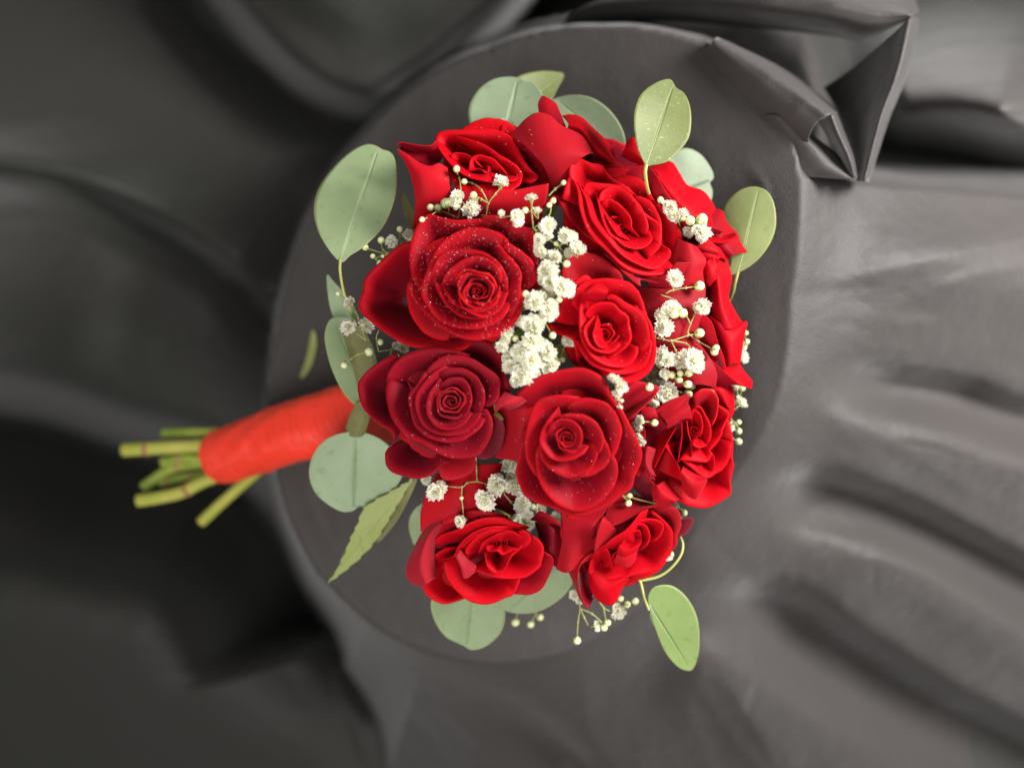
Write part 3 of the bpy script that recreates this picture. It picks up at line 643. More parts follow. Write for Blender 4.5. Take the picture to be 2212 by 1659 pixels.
# top left, with the horn
r = Rose(K(1540, 480, 700, 2212), (1200, 620), 72, (-0.05, 0.30), 0.22, 'bright red rose with a pointed petal horn on the left, over the dewy rose', MP_BRIGHT, 34); ROSES.append(r)
r.under(105, 40, c=(1250, 560))
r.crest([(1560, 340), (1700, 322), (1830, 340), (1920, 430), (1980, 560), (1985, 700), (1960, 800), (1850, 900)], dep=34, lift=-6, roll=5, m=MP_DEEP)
r.crest([(560, 420), (548, 220), (600, 130), (740, 108), (900, 103), (1150, 93), (1320, 112), (1480, 180), (1560, 300), (1640, 450), (1740, 600), (1840, 690), (1720, 780)], dep=48, lift=0, roll=6)
r.sheet([[(110, 340), (230, 430), (400, 530), (520, 560)], [(110, 300), (280, 350), (450, 400), (640, 440)], [(66, 288), (130, 258), (300, 288), (480, 300), (570, 235)]], [46, 34, 62], MP_DEEP)
r.sheet([[(260, 1330), (500, 1330), (760, 1330)], [(300, 980), (480, 960), (740, 940)], [(225, 620), (400, 680), (720, 740)], [(75, 352), (190, 410), (350, 515), (480, 558), (590, 528), (700, 580)]], [30, 78, 92, 84], MP_BACKB, roll=5)
r.sheet([[(720, 1330), (1100, 1330), (1500, 1330), (1850, 1300)], [(700, 1050), (1100, 1080), (1500, 1060), (1930, 960)], [(760, 850), (1100, 900), (1480, 870), (1960, 780)]], [30, 80, 92], MP_BACKB, roll=4)
r.crest([(700, 640), (850, 850), (1100, 882), (1300, 882), (1480, 860), (1600, 780), (1640, 640)], dep=34, lift=6, roll=4)
r.crest([(760, 160), (1000, 230), (1200, 310), (1350, 420), (1500, 500), (1600, 600), (1600, 700)], dep=30, lift=0, roll=4)
r.crest([(550, 230), (590, 330), (680, 460), (770, 560), (900, 660), (1050, 720), (1250, 752), (1500, 745), (1600, 690)], dep=34, lift=8, roll=4)
r.crest([(735, 500), (760, 400), (880, 390), (1000, 440), (1080, 540)], dep=24, roll=3)
r.crest([(960, 620), (990, 470), (1080, 415), (1250, 450), (1350, 540), (1450, 660)], dep=24, roll=3)
r.crest([(980, 620), (1080, 580), (1200, 660)], dep=16, roll=2)
r.crest([(1200, 730), (1260, 680), (1350, 660), (1440, 700)], dep=14, roll=2)

# top, sideways
r = Rose(K(1980, 360, 660, 2212), (900, 900), 10, (-0.1, 0.35), 0.2, 'sideways red rose at the top of the bouquet between the round leaves', MP_BRIGHT, 55); ROSES.append(r)
r.under(80, 40, MP_DARK, 1.3, 0.7, c=(1200, 950))
r.sheet([[(500, 420), (650, 480), (860, 560)], [(460, 180), (540, 210), (640, 260), (790, 370)], [(515, 62), (570, 85), (650, 130), (705, 170)]], [10, -10, -30], MP_DEEP, roll=4)
r.sheet([[(820, 560), (1000, 620), (1150, 800), (1400, 980)], [(860, 430), (1020, 470), (1220, 700), (1480, 940)], [(780, 325), (900, 308), (1040, 348), (1180, 480), (1330, 620), (1450, 760), (1505, 900)]], [0, 12, -45], MP_BRIGHT, roll=7)
r.sheet([[(1190, 1150), (1400, 1250), (1700, 1400), (1900, 1400)], [(1180, 940), (1450, 1050), (1700, 1100), (1880, 1150)], [(1190, 815), (1350, 880), (1500, 930), (1620, 1000), (1750, 980), (1870, 960)]], [0, 6, -20], MP_DEEP)
r.sheet([[(1560, 850), (1700, 930), (1860, 980)], [(1610, 740), (1720, 780), (1850, 900)], [(1630, 660), (1690, 622), (1745, 645), (1840, 860)]], [-20, 0, -20], MP_BRIGHT)
r.sheet([[(600, 1450), (750, 1450), (900, 1350)], [(580, 1080), (760, 1020), (960, 980)], [(330, 760), (650, 700), (1120, 830)], [(95, 592), (200, 495), (290, 400), (440, 308), (610, 335), (770, 465), (1000, 570), (1110, 690), (1195, 830)]], [14, 62, 66, 34], MP_BACK, roll=5)
r.sheet([[(640, 1300), (780, 1300), (900, 1200)], [(620, 1180), (800, 1130), (920, 1060)], [(620, 1100), (780, 1050), (900, 1000)]], [40, 50, 46], MP_DEEP)

# upper right, sideways
r = Rose(K(2480, 620, 600, 2212), (700, 1100), 0, (-0.35, 0.25), 0.2, 'sideways red rose with four white blossoms lying on it, near the right-hand leaf', MP_BRIGHT, 89); ROSES.append(r)
r.under(80, 46, MP_DARK, c=(800, 1100))
r.sheet([[(950, 1150), (1050, 1280), (1200, 1400), (1420, 1490)], [(1150, 900), (1250, 1080), (1350, 1270), (1500, 1420)], [(1220, 750), (1335, 788), (1405, 960), (1540, 1100), (1600, 1240), (1695, 1375)]], [-20, 0, -40], MP_DEEP, roll=5)
r.sheet([[(300, 420), (480, 750), (700, 1000), (1000, 1180)], [(400, 260), (620, 530), (850, 780), (1150, 1050)], [(270, 150), (420, 105), (600, 82), (720, 250), (830, 410), (1040, 490), (1160, 620), (1240, 780), (1330, 1000)]], [10, 34, -36], MP_BRIGHT, roll=8)
r.sheet([[(150, 520), (350, 800), (600, 950)], [(260, 400), (420, 640), (650, 820)], [(275, 140), (365, 250), (470, 430), (590, 600), (720, 740)]], [10, 34, 44], MP_BACK)
r.sheet([[(1000, 1100), (1150, 1100), (1300, 1080)], [(1080, 1040), (1200, 1030), (1350, 1080)], [(1100, 990), (1200, 1000), (1350, 1090)]], [6, 14, 12], MP_BACK)
r.sheet([[(950, 1120), (1200, 1140), (1400, 1130), (1520, 1090)], [(1000, 1170), (1220, 1200), (1400, 1190), (1540, 1120)], [(1050, 1195), (1250, 1240), (1400, 1228), (1558, 1150)]], [0, 14, 18], MP_BRIGHT)
r.sheet([[(940, 1400), (1100, 1480), (1290, 1460)], [(960, 1320), (1120, 1340), (1280, 1380)], [(1020, 1235), (1140, 1210), (1265, 1300)]], [10, 30, 20], MP_BACKB)
r.sheet([[(600, 1000), (700, 1100), (900, 1200)], [(720, 1050), (860, 1130), (980, 1230)], [(760, 940), (900, 980), (1050, 1060)]], [-30, -10, -10], MP_DARK)

# far right edge, sideways
r = Rose(K(2480, 950, 600, 1659), (800, 850), 10, (-0.3, 0), 0.2, 'sideways red rose with jagged petal tips at the far right edge of the bouquet', MP_BRIGHT, 144); ROSES.append(r)
r.under(105, 30, MP_DARK, 0.9, 1.3, c=(620, 820))
r.sheet([[(40, 480), (150, 900), (300, 1200)], [(400, 520), (450, 850), (520, 1150)], [(800, 480), (790, 700), (760, 900), (740, 1180)]], [60, 66, 36], MP_BACKD)
r.sheet([[(200, 1150), (300, 1400), (500, 1600)], [(500, 1150), (620, 1350), (760, 1560)], [(720, 1080), (860, 1280), (930, 1440), (920, 1600)]], [50, 60, 40], MP_BACKD)
r.sheet([[(900, 200), (880, 450), (880, 700), (900, 950)], [(900, 150), (960, 400), (1000, 700), (1090, 960)], [(1040, 60), (1062, 230), (1105, 400), (1072, 600), (1130, 740), (1200, 860), (1262, 892)]], [6, 26, -34], MP_BRIGHT, roll=8)
r.sheet([[(720, 200), (800, 260), (950, 260)], [(730, 90), (830, 130), (980, 180)], [(770, 10), (890, -5), (1000, 50), (1068, 220)]], [16, 24, -10], MP_BRIGHT)
r.sheet([[(500, -30), (420, 330), (350, 520)], [(640, 20), (640, 280), (600, 520)], [(720, 50), (818, 205), (785, 330), (805, 500)]], [50, 62, 44], MP_BACK)
r.sheet([[(780, 330), (800, 420), (860, 500)], [(840, 220), (870, 330), (930, 420)], [(880, 195), (940, 260), (960, 400)]], [34, 40, 30], MP_BRIGHT)
r.sheet([[(850, 800), (920, 1000), (1000, 1200), (1030, 1400)], [(1000, 900), (1090, 1050), (1110, 1200), (1120, 1330)], [(1130, 920), (1262, 885), (1235, 1050), (1195, 1345)]], [16, 22, -16], MP_BRIGHT, roll=5)
r.sheet([[(700, 1150), (800, 1250), (900, 1350)], [(720, 900), (830, 1080), (960, 1300)], [(810, 800), (890, 900), (950, 1100), (1010, 1250), (1045, 1400)]], [26, 44, 46], MP_DEEP)
r.sheet([[(830, 1240), (1050, 1440), (1180, 1555), (1325, 1608)], [(950, 1330), (1120, 1450), (1330, 1560)], [(1030, 1400), (1110, 1355), (1190, 1350), (1260, 1440), (1332, 1520)]], [40, 26, 2], MP_BRIGHT, roll=4)
r.sheet([[(700, 1500), (850, 1560), (1050, 1600)], [(780, 1360), (930, 1480), (1100, 1560)], [(830, 1250), (940, 1340), (1060, 1450), (1200, 1570)]], [26, 36, 42], MP_DEEP)

# right, long folds
r = Rose(K(2480, 1470, 520, 1540), (770, 690), 66, (-0.28, -0.06), 0.2, 'bright red rose with long folded petals, lowest one along the right edge', MP_BRIGHT, 233); ROSES.append(r)
r.under(112, 34, MP_DEEP, 0.95, 1.1, c=(520, 760))
r.sheet([[(700, 500), (1000, 450), (1100, 600)], [(740, 250), (1000, 200), (1150, 400)], [(740, 140), (900, 58), (1110, 128), (1195, 175), (1212, 400), (1160, 560)]], [-10, 30, 4], roll=6)
r.crest([(1130, 500), (1190, 700), (1200, 870), (1190, 1000), (1210, 1080), (1170, 1250), (1175, 1390), (1100, 1460), (920, 1562), (700, 1545), (540, 1460), (380, 1340)], dep=44, lift=-14, roll=5)
r.sheet([[(-60, 1150), (60, 1350), (250, 1520)], [(60, 1080), (160, 1250), (300, 1400)], [(120, 1000), (200, 1180), (300, 1300), (420, 1340)]], [20, 30, 30], MP_DARK)
r.sheet([[(400, 1250), (480, 1330), (600, 1460)], [(310, 1300), (390, 1400), (530, 1490)], [(258, 1250), (255, 1380), (300, 1510), (390, 1542), (545, 1515)]], [44, 70, 52], MP_BACKB, roll=7)
r.sheet([[(-20, 700), (0, 900), (40, 1100)], [(60, 620), (90, 850), (130, 1060)], [(130, 500), (175, 700), (165, 900), (190, 1100), (260, 1270)]], [46, 60, 66], MP_BACK)
r.sheet([[(300, 880), (280, 980), (260, 1080), (300, 1200)], [(220, 850), (200, 960), (200, 1060), (270, 1180)], [(165, 860), (150, 960), (165, 1060), (240, 1200), (290, 1240)]], [60, 82, 78], MP_DUSTY)
r.sheet([[(60, 640), (180, 600), (330, 640)], [(120, 480), (240, 500), (390, 580)], [(140, 395), (250, 400), (350, 470), (442, 632)]], [70, 84, 80], MP_BACK)
r.sheet([[(200, 980), (200, 820), (300, 720), (430, 640)], [(240, 1080), (290, 900), (380, 780), (500, 640)], [(285, 1105), (350, 970), (430, 815), (545, 615)]], [20, 40, 66], roll=2.5)
r.sheet([[(320, 1120), (420, 880), (480, 780)], [(460, 1190), (500, 950), (530, 800)], [(600, 1250), (570, 1090), (470, 930), (410, 830)]], [32, 36, 62], roll=4)
r.crest([(1000, 340), (1150, 455), (1125, 560), (1080, 650), (1060, 740), (960, 870), (880, 940)], dep=40, lift=0, roll=4)
r.crest([(585, 985), (700, 1090), (880, 1218), (1000, 1170), (1110, 1080), (1170, 950), (1185, 800)], dep=42, lift=0, roll=5)
r.sheet([[(620, 1080), (740, 1160), (890, 1215)], [(590, 1150), (740, 1300), (898, 1250)], [(595, 1230), (640, 1380), (730, 1452), (800, 1430), (895, 1260)]], [62, 74, 54], MP_BACKB, roll=5)
r.crest([(560, 1040), (600, 1010), (750, 1020), (900, 1032), (965, 940), (985, 1080), (940, 1180)], dep=30, roll=3)
r.crest([(730, 260), (830, 190), (960, 188), (1025, 290), (1022, 450), (985, 560), (945, 620)], dep=40, roll=5, m=MP_BACKB)
r.sheet([[(560, 900), (590, 760), (640, 640)], [(580, 980), (610, 800), (650, 600)], [(555, 1040), (575, 930), (602, 750), (600, 540)]], [40, 46, 72], roll=2.5)
r.sheet([[(720, 700), (760, 600), (740, 480)], [(700, 850), (700, 700), (680, 540)], [(722, 965), (722, 830), (680, 700), (655, 540)]], [50, 56, 76], roll=3)
r.crest([(700, 420), (810, 380), (890, 500), (940, 620), (942, 740), (890, 850)], dep=30, roll=4)
r.crest([(700, 820), (800, 868), (900, 838)], dep=20, roll=3, lift=4)
r.sheet([[(620, 590), (660, 420), (700, 260)], [(500, 560), (560, 420), (640, 300)], [(300, 450), (430, 340), (590, 270), (700, 235)]], [60, 92, 86], MP_BACK, roll=4)
r.sheet([[(330, 460), (480, 360), (640, 300)], [(420, 560), (540, 480), (700, 400)], [(430, 640), (520, 590), (600, 530), (722, 520)]], [88, 96, 88], MP_BACK, roll=4)
r.crest([(690, 500), (740, 420), (820, 480), (850, 620), (820, 740)], dep=18, roll=3)
r.core(13, 4, pit=0.4, lift=4, c=(760, 660))

# bottom right, narrow point
r = Rose(K(2160, 1930, 620, 2057), (1120, 620), 60, (-0.18, -0.24), 0.2, 'red rose with a narrow pointed petal at the bottom, above the curly green stem', MP_BRIGHT, 377); ROSES.append(r)
r.under(108, 34, MP_DEEP, 1.15, 0.95, c=(880, 640))
r.sheet([[(150, 250), (500, 200), (900, 100)], [(180, 600), (400, 600), (650, 420)], [(100, 1000), (240, 1045), (400, 960), (600, 810)]], [20, 46, 38], MP_BACK)
r.crest([(1650, 400), (1760, 370), (1885, 372), (1850, 480), (1790, 560), (1690, 610), (1560, 640)], dep=20, lift=-24, m=MP_MAROON)
r.crest([(1330, 200), (1500, 185), (1650, 230), (1720, 340), (1722, 480), (1680, 600), (1660, 730), (1540, 860)], dep=36, lift=-10, m=MP_BACK, roll=4)
r.sheet([[(700, 900), (860, 1020), (1000, 1060)], [(560, 1100), (740, 1250), (1000, 1150)], [(505, 1000), (540, 1250), (620, 1400), (720, 1470), (830, 1482), (900, 1400), (960, 1280), (1070, 1140)]], [20, 44, 22], roll=5)
r.sheet([[(470, 960), (520, 1100), (600, 1250)], [(450, 1100), (480, 1250), (560, 1400)], [(410, 1050), (420, 1220), (440, 1380), (510, 1525), (590, 1400)]], [20, 14, 26], MP_DARK)
r.sheet([[(250, 1040), (320, 1200), (400, 1400), (490, 1535)], [(340, 960), (360, 1150), (410, 1370), (500, 1535)], [(600, 800), (460, 900), (392, 1030), (380, 1180), (425, 1380), (512, 1535)]], [26, 50, 56], MP_BACK, roll=4)
r.crest([(540, 900), (530, 1085), (700, 1150), (950, 1165), (1100, 1110), (1380, 1060), (1500, 940), (1600, 780), (1622, 640), (1600, 510), (1500, 390), (1340, 255)], dep=44, roll=5)
r.sheet([[(800, 150), (1100, 100), (1350, 170)], [(740, 320), (1000, 250), (1300, 190)], [(670, 495), (900, 432), (1100, 335), (1250, 250), (1420, 190)]], [20, 44, 60], MP_BACK, roll=2.5)
r.sheet([[(700, 560), (760, 440), (850, 300)], [(560, 640), (620, 500), (740, 330)], [(468, 650), (540, 540), (620, 450), (708, 365)]], [40, 50, 46], MP_DARK, roll=3)
r.crest([(600, 810), (600, 720), (630, 560), (680, 400), (720, 340)], dep=26, lift=8, roll=4, c=(1000, 620), m=MP_BACK)
r.crest([(600, 800), (740, 700), (870, 600), (1000, 520), (1100, 420), (1190, 300), (1300, 250)], dep=30, lift=10, roll=3, c=(1150, 760))
r.crest([(540, 860), (700, 750), (790, 800), (840, 960), (860, 1020)], dep=24, roll=3, c=(680, 1000), lift=-6)
r.crest([(850, 980), (830, 850), (900, 790), (980, 640), (1050, 480), (1150, 400), (1300, 365), (1430, 390), (1505, 455), (1470, 580), (1370, 670)], dep=34, roll=4)
r.crest([(1000, 620), (1080, 480), (1180, 428), (1280, 470), (1325, 600), (1290, 700), (1200, 785)], dep=28, roll=4)
r.sheet([[(920, 700), (1050, 720), (1200, 680)], [(890, 820), (1020, 850), (1160, 790)], [(845, 940), (930, 960), (1020, 1000), (1090, 960), (1140, 890)]], [50, 72, 66], MP_BACKB, roll=4)
r.sheet([[(980, 600), (1080, 620), (1200, 560)], [(920, 720), (1050, 760), (1210, 680)], [(890, 800), (1000, 855), (1145, 795)]], [52, 80, 76], MP_BRIGHT, roll=4)
r.crest([(1020, 600), (1080, 540), (1180, 520), (1210, 600)], dep=14, roll=2)
r.core(12, 4, pit=0.4, c=(1120, 560), lift=2)

# bottom left, wide open
r = Rose(K(1580, 1800, 650, 1797), (1090, 930), 70, (0.05, -0.28), 0.22, 'wide open red rose at the bottom left with broad rounded lower petals', MP_BRIGHT, 610); ROSES.append(r)
r.under(115, 40, MP_DEEP, 1.1, 0.8, c=(850, 1050))
r.sheet([[(1000, 640), (1050, 300), (1100, 60)], [(600, 700), (640, 400), (700, 100)], [(235, 800), (235, 620), (280, 420), (400, 180)]], [50, 60, 30], MP_BACKB)
r.sheet([[(1500, 1100), (1500, 900), (1450, 700)], [(1620, 1150), (1650, 900), (1600, 720)], [(1700, 1210), (1780, 1180), (1790, 950), (1700, 740), (1500, 620)]], [10, 30, 10], MP_DARK)
r.sheet([[(1560, 760), (1480, 700), (1400, 680)], [(1640, 720), (1560, 650), (1460, 620)], [(1760, 760), (1690, 690), (1600, 620), (1500, 580)]], [20, 34, 34], MP_DEEP)
r.sheet([[(1200, 640), (1300, 560), (1400, 400)], [(1060, 560), (1200, 400), (1300, 300)], [(980, 560), (1050, 420), (1200, 200)]], [10, 20, 20], MP_DARK)
r.crest([(1180, 1480), (1400, 1492), (1540, 1410), (1620, 1250), (1655, 1120), (1610, 1060), (1500, 1000)], dep=36, lift=-12, roll=5, m=MP_DEEP)
r.sheet([[(480, 720), (380, 900), (360, 1100), (380, 1300)], [(420, 720), (290, 900), (230, 1150), (270, 1380)], [(480, 650), (340, 690), (240, 800), (150, 960), (70, 1160), (60, 1270), (110, 1360), (235, 1415)]], [30, 66, 30], MP_DUSTY, roll=6)
r.crest([(480, 980), (330, 1090), (250, 1230), (230, 1400), (300, 1520), (450, 1592), (620, 1560), (760, 1500)], dep=48, lift=-6, roll=7)
r.crest([(460, 1120), (490, 1290), (590, 1440), (700, 1540), (850, 1592), (1000, 1585), (1150, 1520), (1225, 1480), (1295, 1330)], dep=46, lift=0, roll=6)
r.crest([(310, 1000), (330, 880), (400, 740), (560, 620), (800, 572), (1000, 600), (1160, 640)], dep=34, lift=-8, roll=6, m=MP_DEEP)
r.crest([(310, 960), (420, 850), (600, 790), (740, 710), (900, 655), (1080, 650), (1200, 690), (1400, 760)], dep=32, roll=5)
r.crest([(760, 1210), (950, 1290), (1150, 1322), (1350, 1300), (1500, 1200), (1525, 1120), (1552, 1000), (1500, 900), (1380, 820)], dep=40, roll=5)
r.crest([(420, 1115), (560, 1080), (640, 940), (760, 830), (900, 765), (1100, 742), (1230, 770)], dep=30, roll=4)
r.crest([(590, 1080), (660, 960), (780, 860), (900, 800), (1100, 780), (1260, 810)], dep=26, roll=3)
r.sheet([[(640, 1000), (720, 1100), (820, 1180)], [(600, 1070), (680, 1200), (800, 1230)], [(590, 1080), (640, 1180), (690, 1312), (802, 1245)]], [70, 80, 76], MP_DUSTY, roll=3)
r.crest([(700, 1140), (700, 1010), (800, 880), (940, 790), (1100, 770)], dep=26, roll=3)
r.crest([(900, 1030), (930, 1180), (1000, 1250), (1050, 1262), (1130, 1210), (1200, 1080), (1310, 980), (1340, 860)], dep=34, roll=4)
r.crest([(840, 1040), (880, 930), (1000, 850), (1150, 800), (1280, 840), (1340, 920)], dep=24, roll=3)
r.crest([(1330, 1000), (1410, 900), (1370, 810), (1290, 780)], dep=20, roll=3, lift=2)
r.crest([(1300, 990), (1210, 1010), (1110, 1060), (1040, 1020), (940, 1020), (920, 950)], dep=16, roll=3)
r.core(19, 6, pit=0.5, c=(1090, 930), lift=-6)
R1, R2, R3, R4, R5, R6 = [q.root for q in ROSES[:6]]

# ------------------------------------------------------------------ surface look-up of the rose dome
_v = []; _f = []
for o_, W_ in PETALS:
    k = len(_v); _v += W_.tolist(); _f += [tuple(i + k for i in q) for q in (FP if len(W_) == NU * NV else FM_)]
BVH = BVHTree.FromPolygons(_v, _f)
EYE = Vector((0, 0, CAMD * U))
def surf(px, py, default=-100):
    d = (P(px, py, 0) - EYE).normalized()
    h = BVH.ray_cast(EYE, d)
    if h[0] is None: return default, Vector((0, 0, 1))
    n = h[1] if h[1].z > 0 else -h[1]
    return h[0].z / U, n

# ------------------------------------------------------------------ dew
def dew(root, px, py, rad, count, smin, smax, seed):
    rs = random.Random(seed); a = Acc(); base = root.location
    ico = [Vector((math.cos(t) * math.cos(e), math.sin(t) * math.cos(e), math.sin(e))) for e in (0, 0.6, 1.05) for t in [i * math.pi / 3 + e for i in range(6)]] + [Vector((0, 0, 1))]
    fs = [(r * 6 + i, r * 6 + (i + 1) % 6, (r + 1) * 6 + (i + 1) % 6, (r + 1) * 6 + i) for r in (0, 1) for i in range(6)] + [(12 + i, 12 + (i + 1) % 6, 18) for i in range(6)]
    for _ in range(count):
        q = rad * math.sqrt(rs.random()); t = rs.uniform(0, 6.28)
        x, y = px + q * math.cos(t), py + q * math.sin(t)
        z, n = surf(x, y, None)
        if z is None or n.z < 0.45: continue
        c = P(x, y, z) + n * 0.0002; s = rs.uniform(smin, smax) * U * (1 if rs.random() > 0.1 else 1.5)
        Q = Vector((0, 0, 1)).rotation_difference(n).to_matrix()
        a.add([Q @ Vector((v.x * s, v.y * s, v.z * s * 0.7)) + c - base for v in ico], fs)
    if a.v:
        o = obj('dew_drops', a.mesh('dew_drops', M_WATER), root); o['kind'] = 'stuff'
dew(R1, 1026, 590, 145, 700, 0.7, 1.8, 1)
dew(R2, 966, 880, 120, 120, 0.7, 1.6, 2)
dew(R3, 1246, 968, 135, 130, 0.7, 1.6, 3)
dew(R4, 1308, 710, 110, 70, 0.7, 1.4, 4)
dew(R5, 1340, 480, 130, 80, 0.7, 1.4, 5)
dew(R6, 1060, 350, 110, 60, 0.8, 2.4, 6)

# ------------------------------------------------------------------ eucalyptus leaves
def leaf(root, outline, base, tip, zb, zt, m, cup=0.0, side=0.0, veins=3, stem=None, seed=0, fold=0.0, name='leaf', bend=0.0, vein_mat=None, serr=0.0, vr=1.0):
    """outline in working px; zb/zt: heights at base and tip; cup>0 lifts the flanks; side tilts about the midrib"""
    n = 72 if not serr else 132
    ol = cr(outline, n, closed=True)
    if serr:
        cc = ol.mean(0); d = np.roll(ol, -1, 0) - np.roll(ol, 1, 0); nn = np.stack([d[:, 1], -d[:, 0]], -1); nn /= np.linalg.norm(nn, axis=1)[:, None]
        saw = (np.arange(n) % 6) / 5.0
        s_ = np.sign(((ol - cc) * nn).sum(1).mean())
        ol = ol + nn * s_ * (saw[:, None] - 0.5) * serr
    b = np.array(base, float); t = np.array(tip, float); ax = t - b; L = np.linalg.norm(ax); ax /= L; pn = np.array([-ax[1], ax[0]])
    Wd = np.abs((ol - b) @ pn).max() + 1e-6
    rs = random.Random(seed * 7 + 3); p1, p2 = rs.uniform(0, 6), rs.uniform(0, 6)
    def hz(q):
        a = ((q - b) @ ax) / L; c = ((q - b) @ pn) / Wd
        return (zb + (zt - zb) * a + cup * (np.abs(c)**1.6) + side * c + fold * np.abs(c) + bend * 4 * a * (1 - a)
                + 0.03 * L * np.sin(3.5 * a + p1) * c + 0.012 * L * np.sin(8 * a + p2) * np.abs(c))
    cen = b + ax * L * 0.5
    rings = 12; V = []; UV = []
    for i in range(rings + 1):
        f = (i / rings)
        for k in range(n):
            # shrink towards the midrib line so the crease stays sharp
            q = ol[k]; a = np.clip(((q - b) @ ax) / L, 0.04, 0.96); mid = b + ax * L * a
            pt = mid + (q - mid) * f; V.append(P(pt[0], pt[1], float(hz(pt)))); UV.append((k / n, f))
    F = []
    for i in range(rings):
        for k in range(n):
            F.append((i * n + k, i * n + (k + 1) % n, (i + 1) * n + (k + 1) % n, (i + 1) * n + k))
    bl = Vector(root.location)
    me = new_mesh(name, [v - bl for v in V], F, m, UV)
    o = obj(name, me, root); solid(o, 0.00045)
    if veins:
        acc = Acc(); w = 1.15 * vr
        def line(pts, r):
            v_, f_ = tube([P(p[0], p[1], float(hz(np.array(p))) + 0.7) - bl for p in pts], [q * U for q in r], n=5, rings=12, cap=False); acc.add(v_, f_)
        line([b + ax * L * a + pn * Wd * 0.02 * math.sin(4 * a) for a in np.linspace(0.0, 0.93, 6)], (w * 1.2, w * 0.9, w * 0.45))
        for i in range(veins):
            for sgn in (-1, 1):
                a0 = 0.06 + 0.72 * i / max(1, veins)
                pts = []
                for s_ in np.linspace(0, 1, 5):
                    pp = b + ax * L * (a0 + s_ * 0.34) + pn * sgn * Wd * 0.62 * math.sin(s_ * 1.35)
                    pts.append(pp)
                # keep inside the blade
                import itertools
                lim = []
                for pp in pts:
                    aa = ((pp - b) @ ax); row = ol[np.argsort(np.abs(((ol - b) @ ax) - aa))[:10]]; wmax = max(((row - b) @ pn * sgn).max(), 0) * 0.82
                    c_ = min(((pp - b) @ pn) * sgn, wmax); lim.append(b + ax * aa + pn * sgn * c_)
                line(lim, (w * 0.5, w * 0.25))
        obj('veins', acc.mesh('veins', vein_mat or M_VEIN), o)
    return o
def stem_part(root, pts, r, m, name='stem'):
    bl = Vector(root.location)
    v_, f_ = tube([P(*p) - bl for p in pts], [q * U for q in r] if isinstance(r, (tuple, list)) else r * U, n=8, rings=len(pts) * 7)
    me = new_mesh(name, v_, f_, m); return obj(name, me, root)

GE = 'eucalyptus leaves round the edge of the bouquet'
def sprig(base, label, cat='leaf', group=GE, name='eucalyptus_sprig'): return thing(name, P(*base), label, cat, group)

s = sprig((760, 700, -40), 'large oval grey-green leaf on a long stem at the upper left of the bouquet')
leaf(s, [(735, 566), (700, 525), (682, 482), (679, 440), (694, 398), (730, 352), (765, 324), (793, 313), (812, 316), (826, 324), (843, 330), (854, 350), (857, 400), (850, 440), (828, 490), (790, 530), (757, 552)], (735, 562), (818, 320), 20, -60, ML_GREY, cup=-14, side=12, veins=2, seed=1)
stem_part(s, [(735, 560, 22), (735, 590, 15), (745, 640, -5), (765, 690, -40), (800, 790, -140), (900, 850, -200)], (3.2, 3, 3.2, 3.5, 3.5), M_STEM)

s = sprig((1080, 300, -140), 'round silver-green leaf behind the top left rose, a white blossom against it')
leaf(s, [(1080, 320), (1030, 300), (1013, 262), (1014, 228), (1034, 194), (1064, 173), (1096, 167), (1122, 170), (1136, 178), (1152, 180), (1172, 205), (1185, 245), (1150, 300)], (1085, 315), (1118, 172), -110, -150, ML_BLUE2, cup=12, veins=1, seed=2)
s = sprig((1170, 230, -200), 'pointed yellow-tipped leaf peeking out at the very top of the bouquet')
leaf(s, [(1130, 240), (1110, 190), (1120, 166), (1165, 155), (1200, 156), (1218, 163), (1205, 190), (1175, 240)], (1130, 235), (1216, 163), -190, -220, ML_YEL, cup=10, veins=0, seed=3)
s = sprig((1270, 350, -140), 'round grey-green leaf behind the topmost rose, right of its petals')
leaf(s, [(1230, 330), (1190, 260), (1190, 222), (1215, 209), (1250, 206), (1285, 215), (1318, 240), (1342, 275), (1351, 310), (1345, 350), (1300, 370)], (1350, 340), (1200, 214), -130, -150, ML_BLUE2, cup=16, veins=2, seed=4)
s = sprig((1398, 420, 20), 'upright yellow-green speckled leaf standing over the upper right roses')
leaf(s, [(1395, 357), (1378, 322), (1370, 280), (1371, 240), (1384, 205), (1412, 182), (1440, 172), (1452, 176), (1460, 190), (1478, 203), (1490, 230), (1493, 265), (1487, 300), (1466, 328), (1440, 350), (1408, 357)], (1396, 356), (1456, 182), 110, 60, ML_YEL, cup=8, side=-10, veins=1, seed=5, vr=0.8)
stem_part(s, [(1396, 356, 112), (1394, 375, 110), (1398, 405, 80), (1405, 440, 10), (1400, 520, -100)], (3.8, 3.4, 3.2), M_STEM)
s = sprig((1480, 400, -150), 'dusky grey-green leaf tucked under the upright speckled leaf')
leaf(s, [(1445, 400), (1440, 350), (1460, 327), (1486, 321), (1514, 335), (1536, 365), (1541, 385), (1533, 396), (1539, 415), (1532, 440), (1500, 460)], (1455, 420), (1535, 390), -110, -140, ML_BLUE2, cup=10, veins=0, seed=6)
s = sprig((1570, 640, -120), 'oval yellow-green leaf at the right edge of the bouquet on a short stem')
leaf(s, [(1594, 590), (1572, 592), (1580, 560), (1565, 520), (1555, 480), (1562, 450), (1582, 424), (1606, 408), (1635, 404), (1660, 417), (1674, 450), (1675, 492), (1661, 530), (1632, 566)], (1594, 588), (1640, 406), -50, -40, ML_YEL2, cup=-10, side=10, veins=1, seed=7)
stem_part(s, [(1594, 588, -50), (1588, 612, -60), (1578, 645, -90), (1540, 700, -160)], (3.4, 3, 3), M_STEM)
s = sprig((760, 690, -110), 'narrow blue-green leaf half hidden behind the thin left stem')
leaf(s, [(706, 596), (722, 610), (748, 640), (776, 690), (770, 730), (730, 700), (712, 660)], (775, 715), (707, 598), -90, -110, ML_BLUE, cup=8, veins=0, seed=8)
